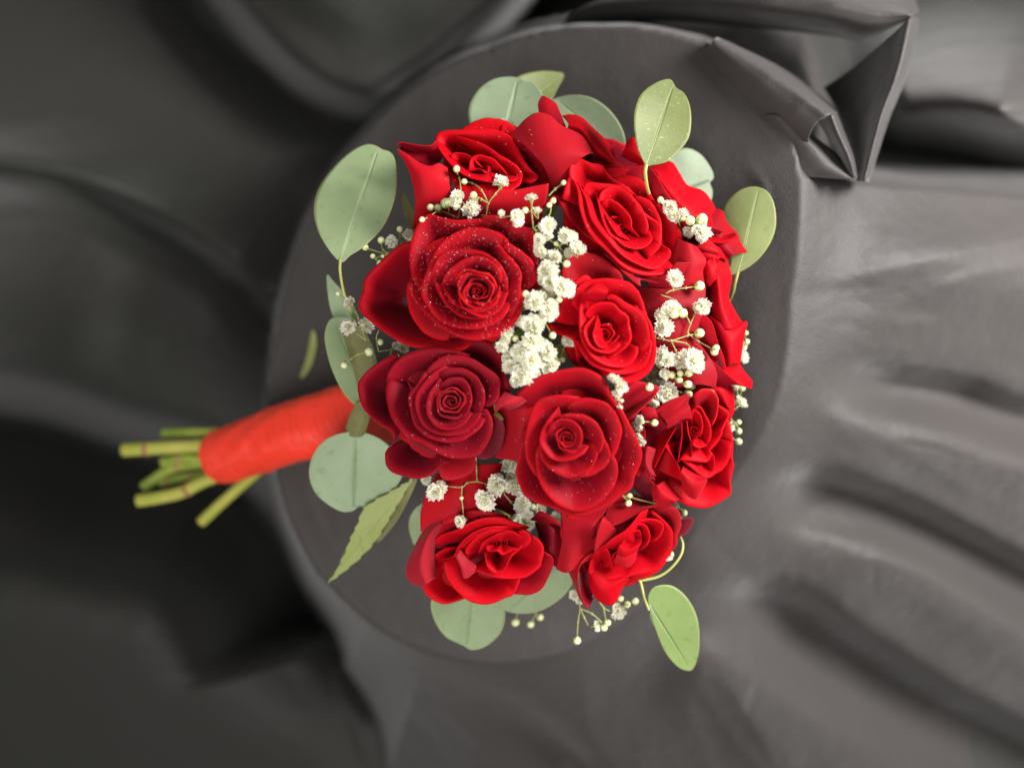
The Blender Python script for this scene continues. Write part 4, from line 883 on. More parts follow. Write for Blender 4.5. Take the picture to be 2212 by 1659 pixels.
s = sprig((800, 800, -120), 'long cupped leaf with olive hollow at the left, above the red ribbon')
leaf(s, [(712, 692), (730, 686), (765, 692), (800, 740), (815, 800), (800, 850), (798, 894), (770, 878), (742, 848), (718, 800), (704, 750), (702, 718)], (798, 888), (722, 690), -40, -60, ML_GREY, cup=-30, side=-34, veins=1, seed=9, bend=-10)
leaf(s, [(738, 700), (765, 694), (795, 735), (806, 790), (796, 840), (792, 880), (775, 845), (760, 790), (745, 740)], (792, 878), (745, 700), -24, -44, ML_OLIVE, cup=10, side=0, veins=0, seed=19, bend=-4)
s = sprig((785, 870, -60), 'small olive drooping leaf hanging against the red ribbon')
leaf(s, [(772, 870), (756, 898), (747, 925), (754, 940), (768, 944), (784, 940), (794, 920), (800, 892), (792, 872)], (785, 872), (768, 942), -20, -60, ML_OLIVE, cup=-22, veins=0, seed=10)
s = sprig((790, 930, -90), 'big round silver-green leaf below the ribbon, notched at its tip')
leaf(s, [(768, 932), (722, 940), (690, 962), (672, 994), (668, 1028), (680, 1062), (704, 1086), (736, 1104), (760, 1104), (776, 1094), (800, 1092), (836, 1072), (858, 1048), (870, 1022), (860, 990), (838, 960), (805, 940)], (768, 936), (764, 1100), -70, -110, ML_BLUE, cup=12, veins=2, seed=11)
s = sprig((1010, 1290, -120), 'round pale green leaf under the bottom left rose')
leaf(s, [(1000, 1270), (950, 1275), (931, 1300), (938, 1338), (960, 1372), (984, 1386), (1002, 1394), (1020, 1403), (1050, 1395), (1080, 1368), (1091, 1335), (1086, 1300), (1050, 1275)], (1022, 1275), (1006, 1398), -120, -150, ML_GREY, cup=10, veins=1, seed=12)
s = sprig((1190, 1230, -120), 'broad green leaf wedged between the two bottom roses')
leaf(s, [(1180, 1215), (1120, 1260), (1076, 1300), (1090, 1318), (1130, 1325), (1172, 1317), (1212, 1292), (1236, 1262), (1240, 1238), (1215, 1220)], (1200, 1220), (1100, 1320), -90, -120, ML_GREY, cup=8, veins=1, seed=13)
s = sprig((1400, 1240, -60), 'fresh green oblong leaf on a curly yellow stem at the bottom right')
leaf(s, [(1404, 1318), (1400, 1290), (1410, 1270), (1432, 1263), (1456, 1267), (1482, 1288), (1502, 1322), (1510, 1360), (1509, 1408), (1498, 1442), (1484, 1448), (1462, 1438), (1438, 1410), (1420, 1370)], (1402, 1306), (1488, 1440), -20, -90, ML_FRESH, cup=6, side=12, veins=1, seed=14)
stem_part(s, [(1402, 1318, -20), (1392, 1290, -20), (1381, 1252, -30), (1362, 1245, -60), (1340, 1200, -100)], (2.2, 3, 3.4, 3.4), M_STEM)
stem_part(s, [(1383, 1254, -30), (1420, 1246, -25), (1448, 1228, -20), (1470, 1200, -20), (1475, 1175, -30), (1466, 1152, -60)], (3.2, 3, 2.8, 2.8), M_STEM)
s = sprig((915, 1120, -120), 'small green leaf sliver behind the bottom left rose')
leaf(s, [(930, 1090), (905, 1092), (888, 1112), (883, 1135), (888, 1160), (900, 1180), (940, 1190)], (930, 1180), (905, 1094), -120, -120, ML_GREY, cup=-10, veins=0, seed=15)

s = thing('rose_leaf', P(885, 1040, -80), 'serrated pale green rose leaf pointing down left over the black cloth', 'leaf')
leaf(s, [(893, 1034), (872, 1045), (835, 1066), (788, 1094), (772, 1130), (757, 1162), (742, 1200), (722, 1240), (708, 1258), (735, 1240), (775, 1208), (812, 1168), (840, 1122), (862, 1085)], (890, 1036), (710, 1256), -70, -130, ML_ROSE, cup=0, side=6, veins=5, seed=16, serr=3.4, vr=0.7, vein_mat=M_VEIN)
leaf(s, [(893, 1034), (900, 1040), (878, 1088), (848, 1138), (815, 1172), (832, 1130), (862, 1085)], (892, 1036), (816, 1172), -78, -140, ML_OLIVE, veins=0, seed=17)
stem_part(s, [(890, 1035, -72), (900, 1022, -80), (930, 980, -120)], (2.6, 3), M_STEM)
s = thing('rose_leaf', P(890, 495, -60), 'thin olive leaf standing left of the dewy rose', 'leaf')
leaf(s, [(893, 500), (880, 480), (870, 450), (864, 418), (872, 415), (884, 440), (898, 470)], (893, 496), (868, 417), -40, -90, ML_OLIVE, veins=0, seed=18)
def ztab(px): return top_z(px)
s = thing('fallen_leaf', P(662, 765, ztab(662) + 10), 'thin curved green leaf lying by itself on the black cloth', 'leaf')
leaf(s, [(676, 712), (684, 735), (680, 770), (668, 800), (655, 817), (648, 812), (660, 780), (668, 745)], (654, 812), (677, 716), ztab(650) + 8, ztab(680) + 14, ML_ROSE, veins=0, seed=20)

# ------------------------------------------------------------------ handle: ribbon and cut stems
def ribbon():
    a = P(462, 992, -520); b = P(560, 958, -440); c = P(700, 915, -330); d = P(860, 868, -200)
    rt = thing('ribbon', a, 'orange-red satin ribbon wound tightly round the bouquet stems', 'ribbon')
    cen = cr([a, b, c, d], 150)
    tng = np.gradient(cen, axis=0); tng /= np.linalg.norm(tng, axis=1)[:, None]
    NA = 64; V = []; UV = []
    turns = 9
    for i in range(150):
        t = i / 149; f = (CAMD - cen[i][2] / U) / CAMD
        r0 = np.interp(t, [0, 0.02, 0.08, 0.3, 0.7, 1.0], [44, 50, 56, 60, 66, 76]) * U * f
        ref = np.array((0, 0, 1.0)); s1 = np.cross(tng[i], ref); s1 /= np.linalg.norm(s1); s2 = np.cross(s1, tng[i])
        for j in range(NA):
            th = 2 * math.pi * j / NA
            w_ = (t * turns + th / (2 * math.pi) + 0.06 * math.sin(3 * th + 5 * t)) % 1.0
            lap = 0.022 * (1 - w_) ** 3 + 0.006 * math.sin(w_ * 20 + 3 * th)
            crum = 0.045 * math.sin(3 * th + 9 * t) + 0.03 * math.sin(7 * th - 13 * t + 2 * math.sin(9 * t)) + 0.012 * math.sin(17 * th + 40 * t)
            V.append(cen[i] + (math.cos(th) * s1 + 0.86 * math.sin(th) * s2) * r0 * (1 + lap + crum * 0.7)); UV.append((t * 2, j / NA))
    F = []
    for i in range(149):
        for j in range(NA):
            F.append((i * NA + j, i * NA + (j + 1) % NA, (i + 1) * NA + (j + 1) % NA, (i + 1) * NA + j))
    me = new_mesh('wrap', [Vector(v) - Vector(rt.location) for v in V], F, M_RIB, UV); o = obj('wrap', me, rt); solid(o, 0.0006, -1)
    # loose ribbon end tucked over the last turn
    V = []; UV = []
    for i in range(14):
        th = math.radians(200 + i * 17); k = int(4 + i * 0.9); rr = 61 * U * 1.22
        s1 = np.cross(tng[k], (0, 0, 1.0)); s1 /= np.linalg.norm(s1); s2 = np.cross(s1, tng[k])
        for j in range(6):
            kk = k + j * 3
            V.append(cen[kk] + (math.cos(th) * s1 + 0.86 * math.sin(th) * s2) * rr * (0.98 + 0.01 * math.sin(j))); UV.append((i / 14, j / 6))
    me = new_mesh('ribbon_end', [Vector(v) - Vector(rt.location) for v in V], grid_faces(14, 6), M_RIB, UV); o = obj('ribbon_end', me, rt); solid(o, 0.0005)
ribbon()
GS = 'cut green stems poking out of the ribbon'
def cut_stem(pts, r, m, label, nodes=()):
    rt = thing('cut_stem', P(*pts[-1]), label, 'stem', GS); bl = Vector(rt.location)
    fz = (CAMD - pts[-1][2]) / CAMD
    v_, f_ = tube([P(*p) - bl for p in pts], [q * U * fz for q in r], n=16, rings=30, wob=0.02, seed=int(pts[0][0]))
    obj('stalk', new_mesh('stalk', v_, f_, m), rt)
    a = Acc()
    c = cr([P(*p) - bl for p in pts], 60)
    for t in nodes:
        k = int(t * 58); rr = np.interp(t, np.linspace(0, 1, len(r)), r) * U * fz
        q = [Vector(c[k]), Vector(c[k] * 0.5 + c[k + 1] * 0.5), Vector(c[k + 1])]
        d = (q[2] - q[0]).normalized() * rr * 0.5
        v_, f_ = tube([q[1] - d, q[1], q[1] + d], [rr * 0.96, rr * 1.18, rr * 0.96], n=14, rings=8); a.add(v_, f_)
    if nodes: obj('leaf_node', a.mesh('leaf_node', M_NODE), rt)
    # pale pith on the cut face
    e = Vector(c[-1]); dr = (Vector(c[-1]) - Vector(c[-3])).normalized()
    v_, f_ = tube([e, e + dr * 0.0001, e + dr * 0.0002], r[-1] * U * fz * 0.8, n=12, rings=3)
    obj('cut_face', new_mesh('cut_face', v_, f_, M_BUD), rt)
cut_stem([(600, 950, -480), (460, 961, -545), (370, 966, -560), (266, 972, -575)], (13, 14, 14, 15), M_CUTY, 'longest straight cut stem, reaching furthest from the ribbon', (0.86,))
cut_stem([(600, 940, -510), (470, 936, -585), (410, 936, -605), (352, 937, -620)], (12, 12, 12), M_CUT, 'uppermost dark green cut stem, behind the longest one')
cut_stem([(600, 970, -500), (450, 990, -570), (400, 988, -590), (350, 998, -600)], (11, 12, 12), M_CUT, 'short green cut stem in the middle of the bunch', (0.75,))
cut_stem([(590, 980, -510), (440, 1000, -580), (370, 1012, -600), (310, 1052, -610)], (10, 11, 12), M_CUT, 'bent green cut stem between the middle and the kinked yellow one', (0.6,))
cut_stem([(590, 990, -470), (450, 1036, -520), (395, 1062, -540), (340, 1075, -545), (298, 1081, -550)], (12, 13, 14, 14, 14), M_CUTY, 'thick kinked yellow-green cut stem, second from the bottom', (0.45,))
cut_stem([(600, 980, -520), (525, 1045, -560), (480, 1085, -575), (434, 1128, -590)], (11, 12, 12, 12), M_CUTY, 'lowest cut stem, slanting down away from the rest')
cut_stem([(590, 975, -540), (440, 1022, -600), (395, 1030, -610), (345, 1042, -615)], (9, 10, 10), M_CUT, 'thin brown-marked stem behind the kinked yellow stem', (0.5, 0.9))

# stems inside the bouquet, from each head down to the ribbon
for q in ROSES:
    rt = q.root; c = P(q.c[0], q.c[1], q.zc); n = q.n * U; e = P(880, 862, -185)
    a = c - n * 75; b = c - n * 150
    v_, f_ = tube([a - rt.location, b - rt.location, (b * 0.35 + e * 0.65) - rt.location, e - rt.location], 9 * U, n=8, rings=16)
    obj('stem', new_mesh('stem', v_, f_, M_CUT), rt)
# ------------------------------------------------------------------ baby's breath
def flower_mesh(seed, flat=1.0):
    rs = random.Random(seed); a = Acc()
    layers = [(7, 0.05, 1.0, 0.0), (8, 0.34, 0.96, 0.0), (7, 0.66, 0.86, 0.0), (6, 0.98, 0.74, 0.0), (4, 1.28, 0.66, 0.0)]
    for cnt, el, ln, zz in layers:
        o = rs.uniform(0, 6.28)
        for k in range(cnt):
            az = o + k * 2 * math.pi / cnt + rs.uniform(-0.18, 0.18); e = el + rs.uniform(-0.22, 0.22); l = ln * rs.uniform(0.72, 1.14)
            w_ = rs.uniform(0.30, 0.46); ph = rs.uniform(0, 6)
            d = Vector((math.cos(az) * math.cos(e), math.sin(az) * math.cos(e), math.sin(e) * flat)); sd = Vector((-math.sin(az), math.cos(az), 0)); up = d.cross(sd) * -1
            g = []
            for i in range(5):
                u = i / 2 - 1
                for j in range(5):
                    v = j / 4
                    ww = w_ * (0.25 + 0.75 * math.sin(min(1, v * 1.15) * 1.57))
                    lv = l * v * (1 - 0.16 * u * u * v - 0.11 * math.cos(u * 6.3 + ph) * v)
                    bend = 0.14 * math.sin(u * 5 + ph) * v * v + 0.10 * u * u * v - 0.10 * v * v
                    g.append(d * lv + sd * (u * ww) + up * bend + Vector((0, 0, zz)))
            a.add(g, grid_faces(5, 5))
    # green throat
    v_, f_ = tube([Vector((0, 0, -0.3)), Vector((0, 0, -0.1)), Vector((0, 0, 0.15))], [0.10, 0.2, 0.16], n=8, rings=6); a.add(v_, f_, 1)
    return a.mesh('flower', [M_WHITE, M_CALYX])
def flower_open(seed):
    """a loose single flower whose green centre shows"""
    rs = random.Random(seed); a = Acc()
    for cnt, el, ln in ((8, 0.05, 1.0), (8, 0.35, 0.86), (6, 0.75, 0.6)):
        o = rs.uniform(0, 6)
        for k in range(cnt):
            az = o + k * 2 * math.pi / cnt; e = el + rs.uniform(-0.1, 0.1); l = ln * rs.uniform(0.9, 1.08); ph = rs.uniform(0, 6)
            d = Vector((math.cos(az) * math.cos(e), math.sin(az) * math.cos(e), math.sin(e))); sd = Vector((-math.sin(az), math.cos(az), 0)); up = d.cross(sd) * -1
            g = []
            for i in range(5):
                u = i / 2 - 1
                for j in range(5):
                    v = j / 4; vv = 0.28 + 0.72 * v
                    g.append(d * (l * vv * (1 - 0.12 * u * u * v - 0.05 * math.cos(u * 9 + ph) * v)) + sd * (u * 0.36 * (0.3 + 0.7 * v)) + up * (0.08 * math.sin(5 * u + ph) * v))
            a.add(g, grid_faces(5, 5))
    for k in range(7):
        az = k * 0.9; d = Vector((math.cos(az), math.sin(az), 0.9))
        v_, f_ = tube([Vector((0, 0, 0)), d * 0.2, d * 0.42], [0.06, 0.045, 0.04], n=5, rings=4); a.add(v_, f_, 1)
    v_, f_ = tube([Vector((0, 0, -0.3)), Vector((0, 0, -0.1)), Vector((0, 0, 0.12))], [0.1, 0.22, 0.2], n=8, rings=6); a.add(v_, f_, 1)
    return a.mesh('flower', [M_WHITE, M_CALYX])
FM = [flower_mesh(k) for k in range(5)] + [flower_open(9)]
def calyx_mesh():
    a = Acc()
    for k in range(5):
        az = k * 2 * math.pi / 5; g = []
        for i in range(3):
            u = i - 1
            for j in range(5):
                v = j / 4; r_ = 0.08 + 0.30 * math.sin(v * 1.5); g.append(Vector((math.cos(az + u * 0.5 * (1 - v * 0.6)) * r_, math.sin(az + u * 0.5 * (1 - v * 0.6)) * r_, -0.62 + 0.75 * v)))
        a.add(g, grid_faces(3, 5))
    return a.mesh('calyx', M_CALYX)
CALYX = calyx_mesh()
def bud_mesh(seed):
    rs = random.Random(seed); a = Acc(); n, m_ = 14, 9
    V = []
    for i in range(n):
        for j in range(m_):
            th = 2 * math.pi * i / n; e = -math.pi / 2 + math.pi * j / (m_ - 1)
            r_ = math.cos(e) * (1 + 0.05 * math.sin(5 * th + 4 * e)); V.append(Vector((r_ * math.cos(th), r_ * math.sin(th), math.sin(e) * 1.08)))
    a.add(V, grid_faces(n, m_, closed_u=True))
    for k in range(5):
        az = k * 2 * math.pi / 5; g = []
        for i in range(3):
            for j in range(6):
                v = j / 5; e = -1.5 + 2.0 * v; w_ = 0.50 * (1 - v)**0.6
                g.append(Vector((math.cos(e) * math.cos(az + (i - 1) * w_) , math.cos(e) * math.sin(az + (i - 1) * w_), math.sin(e) * 1.08)) * 1.05)
        a.add(g, grid_faces(3, 6), 1)
    return a.mesh('bud', [M_BUD, M_CALYX])
BM = [bud_mesh(k) for k in range(2)]

GB = "sprigs of white baby's breath tucked among the roses"
def breath(label, flowers, buds, stems=(), hub=None, seed=0, root_z=None, zfix=None, dz=26):
    """flowers: (source x, y, diameter[, tilt dir, tilt, depth shift]); buds: (x, y, diameter[, shift]); stems: polylines of source points"""
    rs = random.Random(seed * 31 + 5)
    hx, hy = S(*hub); hz = (surf(hx, hy, -120)[0] if root_z is None else root_z) - 30
    rt = thing('babys_breath_sprig', P(hx, hy, hz), label, 'flowers', GB); bl = Vector(rt.location)
    acc = Acc()
    nodes = []
    def zat(x, y, extra):
        if zfix is not None: return zfix + extra
        return max(surf(x, y, -90)[0], -120) + extra
    for pl in stems:
        pts = []
        for q in pl:
            x, y = S(q[0], q[1]); z = zat(x, y, 16 if len(q) < 3 else q[2]); pts.append(P(x, y, z) - bl); nodes.append((x, y, z))
        v_, f_ = tube(pts, [1.6 * U, 1.25 * U], n=6, rings=len(pts) * 6); acc.add(v_, f_)
        for p_ in pts[1:-1]:
            v_, f_ = tube([p_ + Vector((0, -3 * U, 0)), p_, p_ + Vector((0, 3 * U, 0))], [1.5 * U, 2.5 * U, 1.5 * U], n=6, rings=5); acc.add(v_, f_)
    if not nodes: nodes = [(hx, hy, hz)]
    for q in flowers:
        x, y = S(q[0], q[1]); d = q[2] / 1.8223 * 0.56
        td = q[3] if len(q) > 3 else rs.uniform(0, 360); tl = q[4] if len(q) > 4 else rs.uniform(8, 38); ex = q[5] if len(q) > 5 else 0
        op = len(q) > 6
        z = zat(x, y, dz + ex)
        mw = frame(x, y, z, d * rs.uniform(0.86, 1.05), td, tl, rs.uniform(0, 360)) @ Matrix.Diagonal((rs.uniform(0.82, 1.1), rs.uniform(0.82, 1.1), rs.uniform(0.8, 1.15), 1)); mw.translation -= bl
        fl = obj('flower', FM[5] if op else FM[rs.randrange(5)], rt, mw)
        if tl > 55: obj('calyx', CALYX, fl)
        # twig from the flower's base to the nearest fork
        b0 = mw @ Vector((0, 0, -0.25)); b1 = mw @ Vector((0, 0, -1.1))
        nx = min(nodes, key=lambda n_: (n_[0] - x)**2 + (n_[1] - y)**2); e = P(*nx) - bl
        v_, f_ = tube([b0, b1, e * 0.6 + b1 * 0.4 + Vector((0, 0, -4 * U)), e], 1.2 * U, n=5, rings=12); acc.add(v_, f_)
    for q in buds:
        x, y = S(q[0], q[1]); d = q[2] / 1.8223 * 0.5; ex = q[3] if len(q) > 3 else 0
        z = zat(x, y, dz * 0.8 + ex)
        nx = min(nodes, key=lambda n_: (n_[0] - x)**2 + (n_[1] - y)**2)
        an = math.degrees(math.atan2(nx[1] - y, x - nx[0])) if (nx[0] != x or nx[1] != y) else 0
        mw = frame(x, y, z, d, an, rs.uniform(25, 60), rs.uniform(0, 360)); mw.translation -= bl
        obj('bud', BM[rs.randrange(2)], rt, mw)
        b0 = mw @ Vector((0, 0, -0.9)); b1 = mw @ Vector((0, 0, -1.8)); e = P(*nx) - bl
        v_, f_ = tube([b0, b1, e * 0.5 + b1 * 0.5, e], 1.15 * U, n=5, rings=12); acc.add(v_, f_)
    # the sprig's main stalk runs down into the bouquet
    v_, f_ = tube([P(*nodes[0]) - bl, P(hx, hy, hz) - bl, P(hx + (1000 - hx) * 0.25, hy + (850 - hy) * 0.25, hz - 160) - bl], [1.6 * U, 2.2 * U], n=6, rings=14); acc.add(v_, f_)
    obj('twigs', acc.mesh('twigs', M_TWIG), rt)

breath("baby's breath sprig lying on the top left red rose", [(1774, 720, 68), (1801, 779, 62), (1790, 800, 50, 0, 30, -8), (1851, 820, 74, 300, 40), (1862, 800, 55, 90, 30, -10), (1973, 725, 76, 80, 62)],
       [(1797, 666, 27), (1827, 716, 24), (1864, 768, 27), (1695, 817, 28), (1724, 819, 30), (1754, 801, 40), (1766, 797, 34), (1661, 865, 22)],
       [[(1912, 850), (1923, 801), (1950, 765), (1972, 738)], [(1923, 801), (1895, 785), (1868, 770)], [(1923, 801), (1895, 750), (1860, 722), (1830, 716)], [(1801, 860), (1765, 842), (1728, 828)], [(1801, 860), (1812, 820), (1815, 770), (1808, 700), (1798, 672)], [(1860, 850), (1830, 810), (1806, 770)]], hub=(1860, 862), seed=1)
breath("baby's breath sprig reaching out left between the oval leaf and the dewy rose", [(1543, 955, 60, 120, 35), (1607, 932, 52, 60, 40)],
       [(1500, 946, 28), (1437, 973, 27), (1574, 903, 25), (1467, 1009, 20), (1493, 1036, 22), (1505, 1010, 14)],
       [[(1620, 1010), (1580, 960), (1574, 910)], [(1620, 1010), (1520, 1000), (1445, 978)], [(1540, 1000), (1508, 985), (1501, 955)], [(1540, 1003), (1500, 1008), (1480, 1020), (1493, 1034)]], hub=(1640, 1010), seed=2, zfix=-30)
colflow = [(2092, 786, 62, 95, 70), (2116, 834, 46, 95, 66), (2032, 858, 64), (1972, 844, 40), (2157, 890, 66), (2157, 928, 46, 0, 30, -16), (2227, 928, 70, 300, 20, 6), (2124, 943, 62), (2131, 990, 66, 200, 30, -6), (2260, 930, 40, 0, 50, -20), (2186, 1020, 66), (2273, 984, 78, 90, 45), (2240, 1000, 50, 100, 30, -6)]
breath("upper half of the white blossom column, above the gap between the central roses", colflow,
       [(2067, 829, 27), (2177, 791, 24), (2162, 808, 22), (2218, 720, 20), (2230, 1039, 30, 4), (2190, 960, 20)], [[(2100, 900), (2092, 830), (2092, 806)], [(2100, 900), (2160, 850), (2170, 800)], [(2160, 772), (2185, 745), (2216, 722)], [(2150, 1000), (2200, 970), (2225, 950)]], hub=(2130, 940), seed=3, zfix=135, dz=30)
breath("densest white blossom clump, between the dewy rose and the medium bright rose",
       [(2162, 1063, 84), (2136, 1066, 60), (2210, 1126, 84, 320, 25, 6), (2236, 1140, 60, 350, 40), (2165, 1112, 78), (2140, 1098, 60, 0, 20, -8), (2157, 1152, 56, 0, 20, -18), (2104, 1189, 94, 0, 8, 10), (2130, 1170, 60), (2157, 1227, 80), (2170, 1200, 60, 340, 30), (2095, 1280, 88, 240, 15, 4), (2122, 1268, 70), (2046, 1261, 58, 200, 25, -18)],
       [(2069, 1157, 27, 16), (2201, 1179, 27, 4), (2118, 1300, 24, 22), (2175, 1321, 30, -8)], [[(2130, 1240), (2170, 1190), (2198, 1178)]], hub=(2120, 1200), seed=4, zfix=140, dz=30)
breath("lowest white blossom clump of the central column, touching the big round rose",
       [(1998, 1309, 62), (1976, 1362, 64), (1990, 1340, 50), (2090, 1343, 90, 0, 10, 8), (2046, 1386, 84, 200, 20, 6), (2120, 1350, 60), (2157, 1386, 78), (2140, 1365, 60), (2090, 1420, 82, 0, 12, 8), (2172, 1439, 66, 320, 40), (2150, 1455, 50, 0, 20), (2013, 1439, 70, 200, 25, -14), (2000, 1410, 56, 180, 30, -16), (2056, 1478, 90, 260, 20), (2100, 1465, 60), (2030, 1500, 56), (2234, 1343, 56, 0, 10, -30)],
       [(2030, 1333, 28, -2), (2213, 1417, 26, -30), (2140, 1440, 20, 6)], [[(2110, 1400), (2170, 1410), (2208, 1417)]], hub=(2090, 1400), seed=5, zfix=138, dz=28)
breath("baby's breath sprig on the upper right rose beside the upright leaf", [(2638, 815, 62), (2622, 805, 44), (2647, 842, 60), (2658, 860, 40), (2688, 842, 50, 90, 50), (2710, 915, 52, 200, 40, -6), (2760, 918, 70), (2740, 905, 52), (2762, 937, 44)],
       [(2717, 869, 38), (2762, 865, 46), (2600, 788, 26), (2688, 860, 22, 8)], [[(2690, 925), (2720, 900), (2740, 885), (2760, 872)], [(2690, 925), (2672, 880), (2650, 850)]], hub=(2680, 920), seed=6)
breath("widest branching baby's breath sprig, on the right beside the medium bright rose",
       [(2656, 1099, 78, 0, 8), (2760, 1208, 78, 0, 12), (2647, 1214, 68), (2620, 1228, 56), (2602, 1250, 56), (2611, 1289, 80, 0, 10, 4)],
       [(2753, 1126, 40), (2654, 1237, 36, 14), (2688, 1233, 38, 14), (2745, 1212, 22, 20), (2754, 1220, 20, 20), (2753, 1312, 38), (2818, 1370, 28), (2812, 1385, 30)],
       [[(2579, 1332), (2612, 1336), (2642, 1341), (2706, 1322), (2740, 1314)], [(2642, 1341), (2700, 1352), (2719, 1372)], [(2642, 1341), (2660, 1380), (2683, 1425)], [(2706, 1310), (2718, 1275), (2733, 1244), (2748, 1222)], [(2706, 1310), (2750, 1345), (2805, 1375)], [(2620, 1155), (2650, 1142), (2700, 1134), (2740, 1128)], [(2719, 1280), (2700, 1240), (2660, 1185), (2600, 1160)]], hub=(2585, 1335), seed=7)
breath("baby's breath clump beneath the wide branching sprig, above the folded lower right rose",
       [(2602, 1400, 64), (2596, 1420, 46), (2633, 1420, 66), (2728, 1420, 92, 0, 8, 6), (2700, 1405, 60), (2745, 1445, 60), (2670, 1438, 36, 0, 20, -12), (2690, 1436, 34, 0, 40, -4), (2597, 1488, 72), (2612, 1472, 50), (2562, 1484, 46, 180, 30, -8), (2624, 1547, 76, 0, 10), (2645, 1560, 46), (2572, 1588, 52, 200, 50)],
       [(2678, 1470, 27), (2713, 1468, 32), (2674, 1495, 27), (2708, 1513, 32), (2724, 1520, 28), (2708, 1551, 35), (2557, 1524, 32), (2645, 1476, 30)],
       [[(2585, 1440), (2620, 1470), (2660, 1490), (2700, 1512)], [(2660, 1490), (2680, 1480), (2710, 1470)], [(2640, 1530), (2680, 1545), (2702, 1550)], [(2557, 1470), (2557, 1500), (2557, 1518)]], hub=(2600, 1455), seed=8)
breath("small ragged white blossom just above the big round rose", [(2425, 1500, 60, 100, 40), (2408, 1486, 36, 130, 50), (2442, 1520, 58, 300, 35), (2430, 1545, 44, 270, 45), (2436, 1575, 38, 270, 60), (2437, 1600, 28, 270, 60)], [], hub=(2425, 1530), seed=9)
breath("two pale blossoms and one bud in the cleft right of the big round rose", [(2520, 1655, 54, 200, 40), (2512, 1676, 46, 200, 40), (2510, 1716, 46, 240, 40), (2526, 1738, 40, 280, 50)], [(2577, 1664, 28)], [[(2493, 1668), (2530, 1660), (2570, 1663)]], hub=(2495, 1680), seed=10)
breath("baby's breath bits poking out past the far right edge of the bouquet", [(2922, 1362, 44, 0, 50), (2925, 1409, 52, 0, 40), (2893, 1520, 46, 250, 60), (2914, 1588, 52, 60, 62), (2875, 1680, 44, 0, 50)],
       [(2936, 1312, 20), (2939, 1346, 24), (2922, 1529, 24), (2907, 1662, 22), (2908, 1697, 26), (2907, 1738, 28)],
       [[(2870, 1640), (2890, 1665), (2905, 1662)], [(2870, 1640), (2900, 1675), (2908, 1690)], [(2875, 1720), (2900, 1735)], [(2880, 1620), (2900, 1605), (2912, 1595)], [(2890, 1400), (2925, 1370), (2937, 1350)]], hub=(2860, 1560), seed=11, zfix=-90, dz=0, root_z=-100)
breath("baby's breath sprig hanging over the bottom left rose under the dark crimson rose",
       [(1722, 1931, 86, 200, 12, 8), (1910, 1967, 84, 230, 20, 10), (1955, 1908, 84, 0, 12, 10), (2000, 1836, 72, 80, 30), (2023, 1913, 78, 0, 30, -6), (2010, 1880, 56, 0, 30, -10), (2054, 1980, 78, 0, 20, -8), (2061, 2057, 102, 0, 5, 14, 1), (2127, 2003, 62, 0, 20, -12), (2185, 2039, 50, 0, 20, -16), (1812, 2052, 54, 180, 40, 8, 1), (1679, 1881, 58, 180, 40, -14)],
       [(1745, 1895, 16), (1817, 1960, 16), (2096, 1996, 26)],
       [[(1878, 1895), (1840, 1900), (1819, 1917), (1765, 1915)], [(1819, 1917), (1817, 1958), (1822, 1995), (1824, 2030)], [(1878, 1895), (1876, 1850), (1874, 1800)], [(1878, 1895), (1910, 1903)], [(1985, 1945), (2010, 1975), (2050, 2030)]], hub=(1876, 1840), seed=12, dz=30)
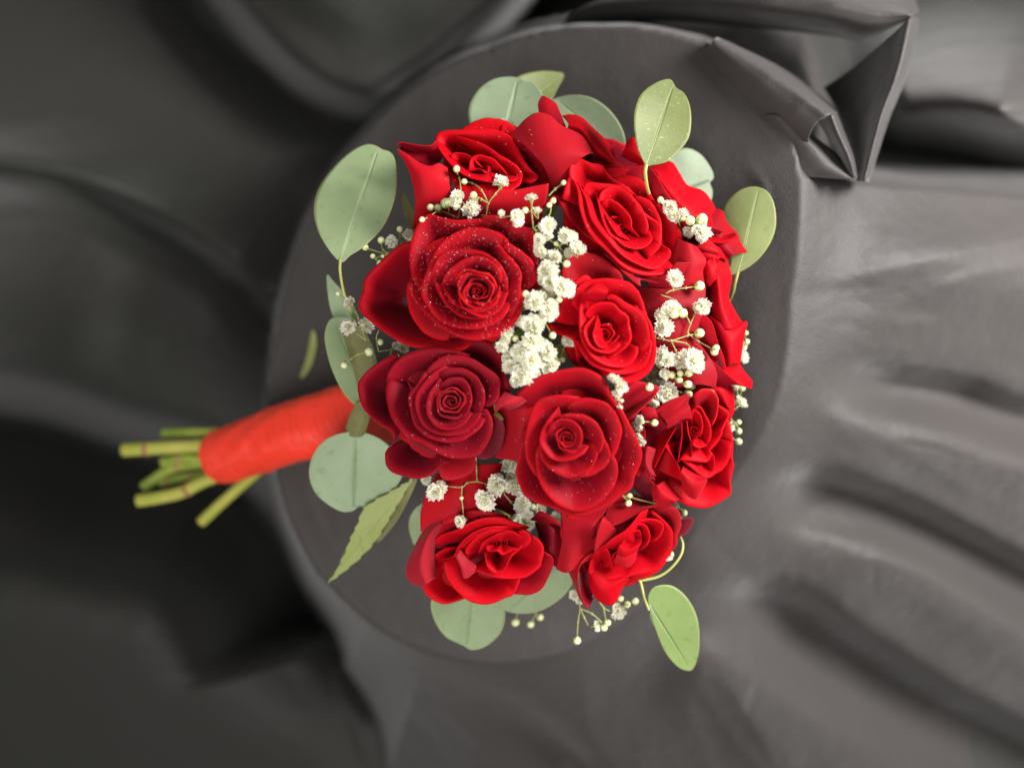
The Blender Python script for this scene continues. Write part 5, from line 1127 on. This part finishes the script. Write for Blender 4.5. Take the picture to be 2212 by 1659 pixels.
breath("baby's breath sprig over the cupped leaf on the left with one yellow opening bud", [(1379, 1194, 52, 150, 40), (1374, 1289, 66, 150, 20), (1440, 1283, 56, 30, 35), (1584, 1371, 56, 60, 40, 10), (1562, 1362, 40, 60, 30)],
       [(1331, 1156, 20), (1496, 1346, 28), (1454, 1384, 37, 14), (1356, 1436, 30), (1562, 1400, 20)],
       [[(1560, 1350), (1540, 1375), (1490, 1384)], [(1490, 1384), (1482, 1330), (1492, 1300)], [(1454, 1384), (1462, 1415), (1460, 1440)], [(1454, 1384), (1410, 1395), (1385, 1410), (1360, 1432)], [(1440, 1340), (1410, 1250), (1385, 1205)], [(1440, 1340), (1400, 1310)]], hub=(1540, 1400), seed=13, zfix=-5, dz=10, root_z=-80)
breath("drooping baby's breath sprig at the very bottom beneath the narrow pointed petal", [(2266, 2340, 50, 200, 40), (2280, 2360, 36, 260, 40), (2432, 2406, 62, 300, 40), (2425, 2390, 44, 0, 20), (2345, 2463, 46, 20, 62)],
       [(2272, 2520, 30), (2392, 2449, 28), (2378, 2469, 28), (2470, 2379, 28), (2501, 2366, 28), (2444, 2356, 24)],
       [[(2278, 2360), (2283, 2395), (2275, 2450), (2272, 2505)], [(2283, 2395), (2300, 2430), (2315, 2460)], [(2283, 2395), (2330, 2415), (2370, 2450)], [(2350, 2350), (2375, 2390), (2400, 2405)], [(2375, 2390), (2385, 2440)], [(2440, 2390), (2470, 2380)]], hub=(2290, 2330), seed=14, zfix=-70, dz=6, root_z=-90)
breath("three blurred buds below the broad leaf at the bottom", [], [(2029, 2448, 32), (2089, 2456, 28), (2126, 2429, 26)], [[(2100, 2390), (2110, 2415), (2120, 2428)], [(2110, 2415), (2092, 2445)], [(2040, 2400), (2032, 2435)]], hub=(2090, 2380), seed=15, zfix=-210, dz=0, root_z=-200)
breath("single blurred white blossom in front of the round leaf at the top", [(1985, 498, 70, 90, 40), (2006, 508, 50, 40, 40), (1990, 520, 36, 240, 40)], [], hub=(1995, 530), seed=16, zfix=-70, dz=0, root_z=-100)
breath("tiny buds and blossom between the two lower right roses", [(2656, 1988, 36, 60, 40), (2633, 2195, 34, 300, 50)], [(2693, 2019, 26), (2478, 1953, 26), (2474, 1980, 26), (2641, 2182, 24)], [[(2450, 1950), (2470, 1970)], [(2650, 1990), (2680, 2005), (2692, 2012)]], hub=(2600, 1980), seed=17)

# ------------------------------------------------------------------ picture frame -> world
for o in ROOTS:
    if o.parent is None:
        o.matrix_world = M @ o.matrix_basis
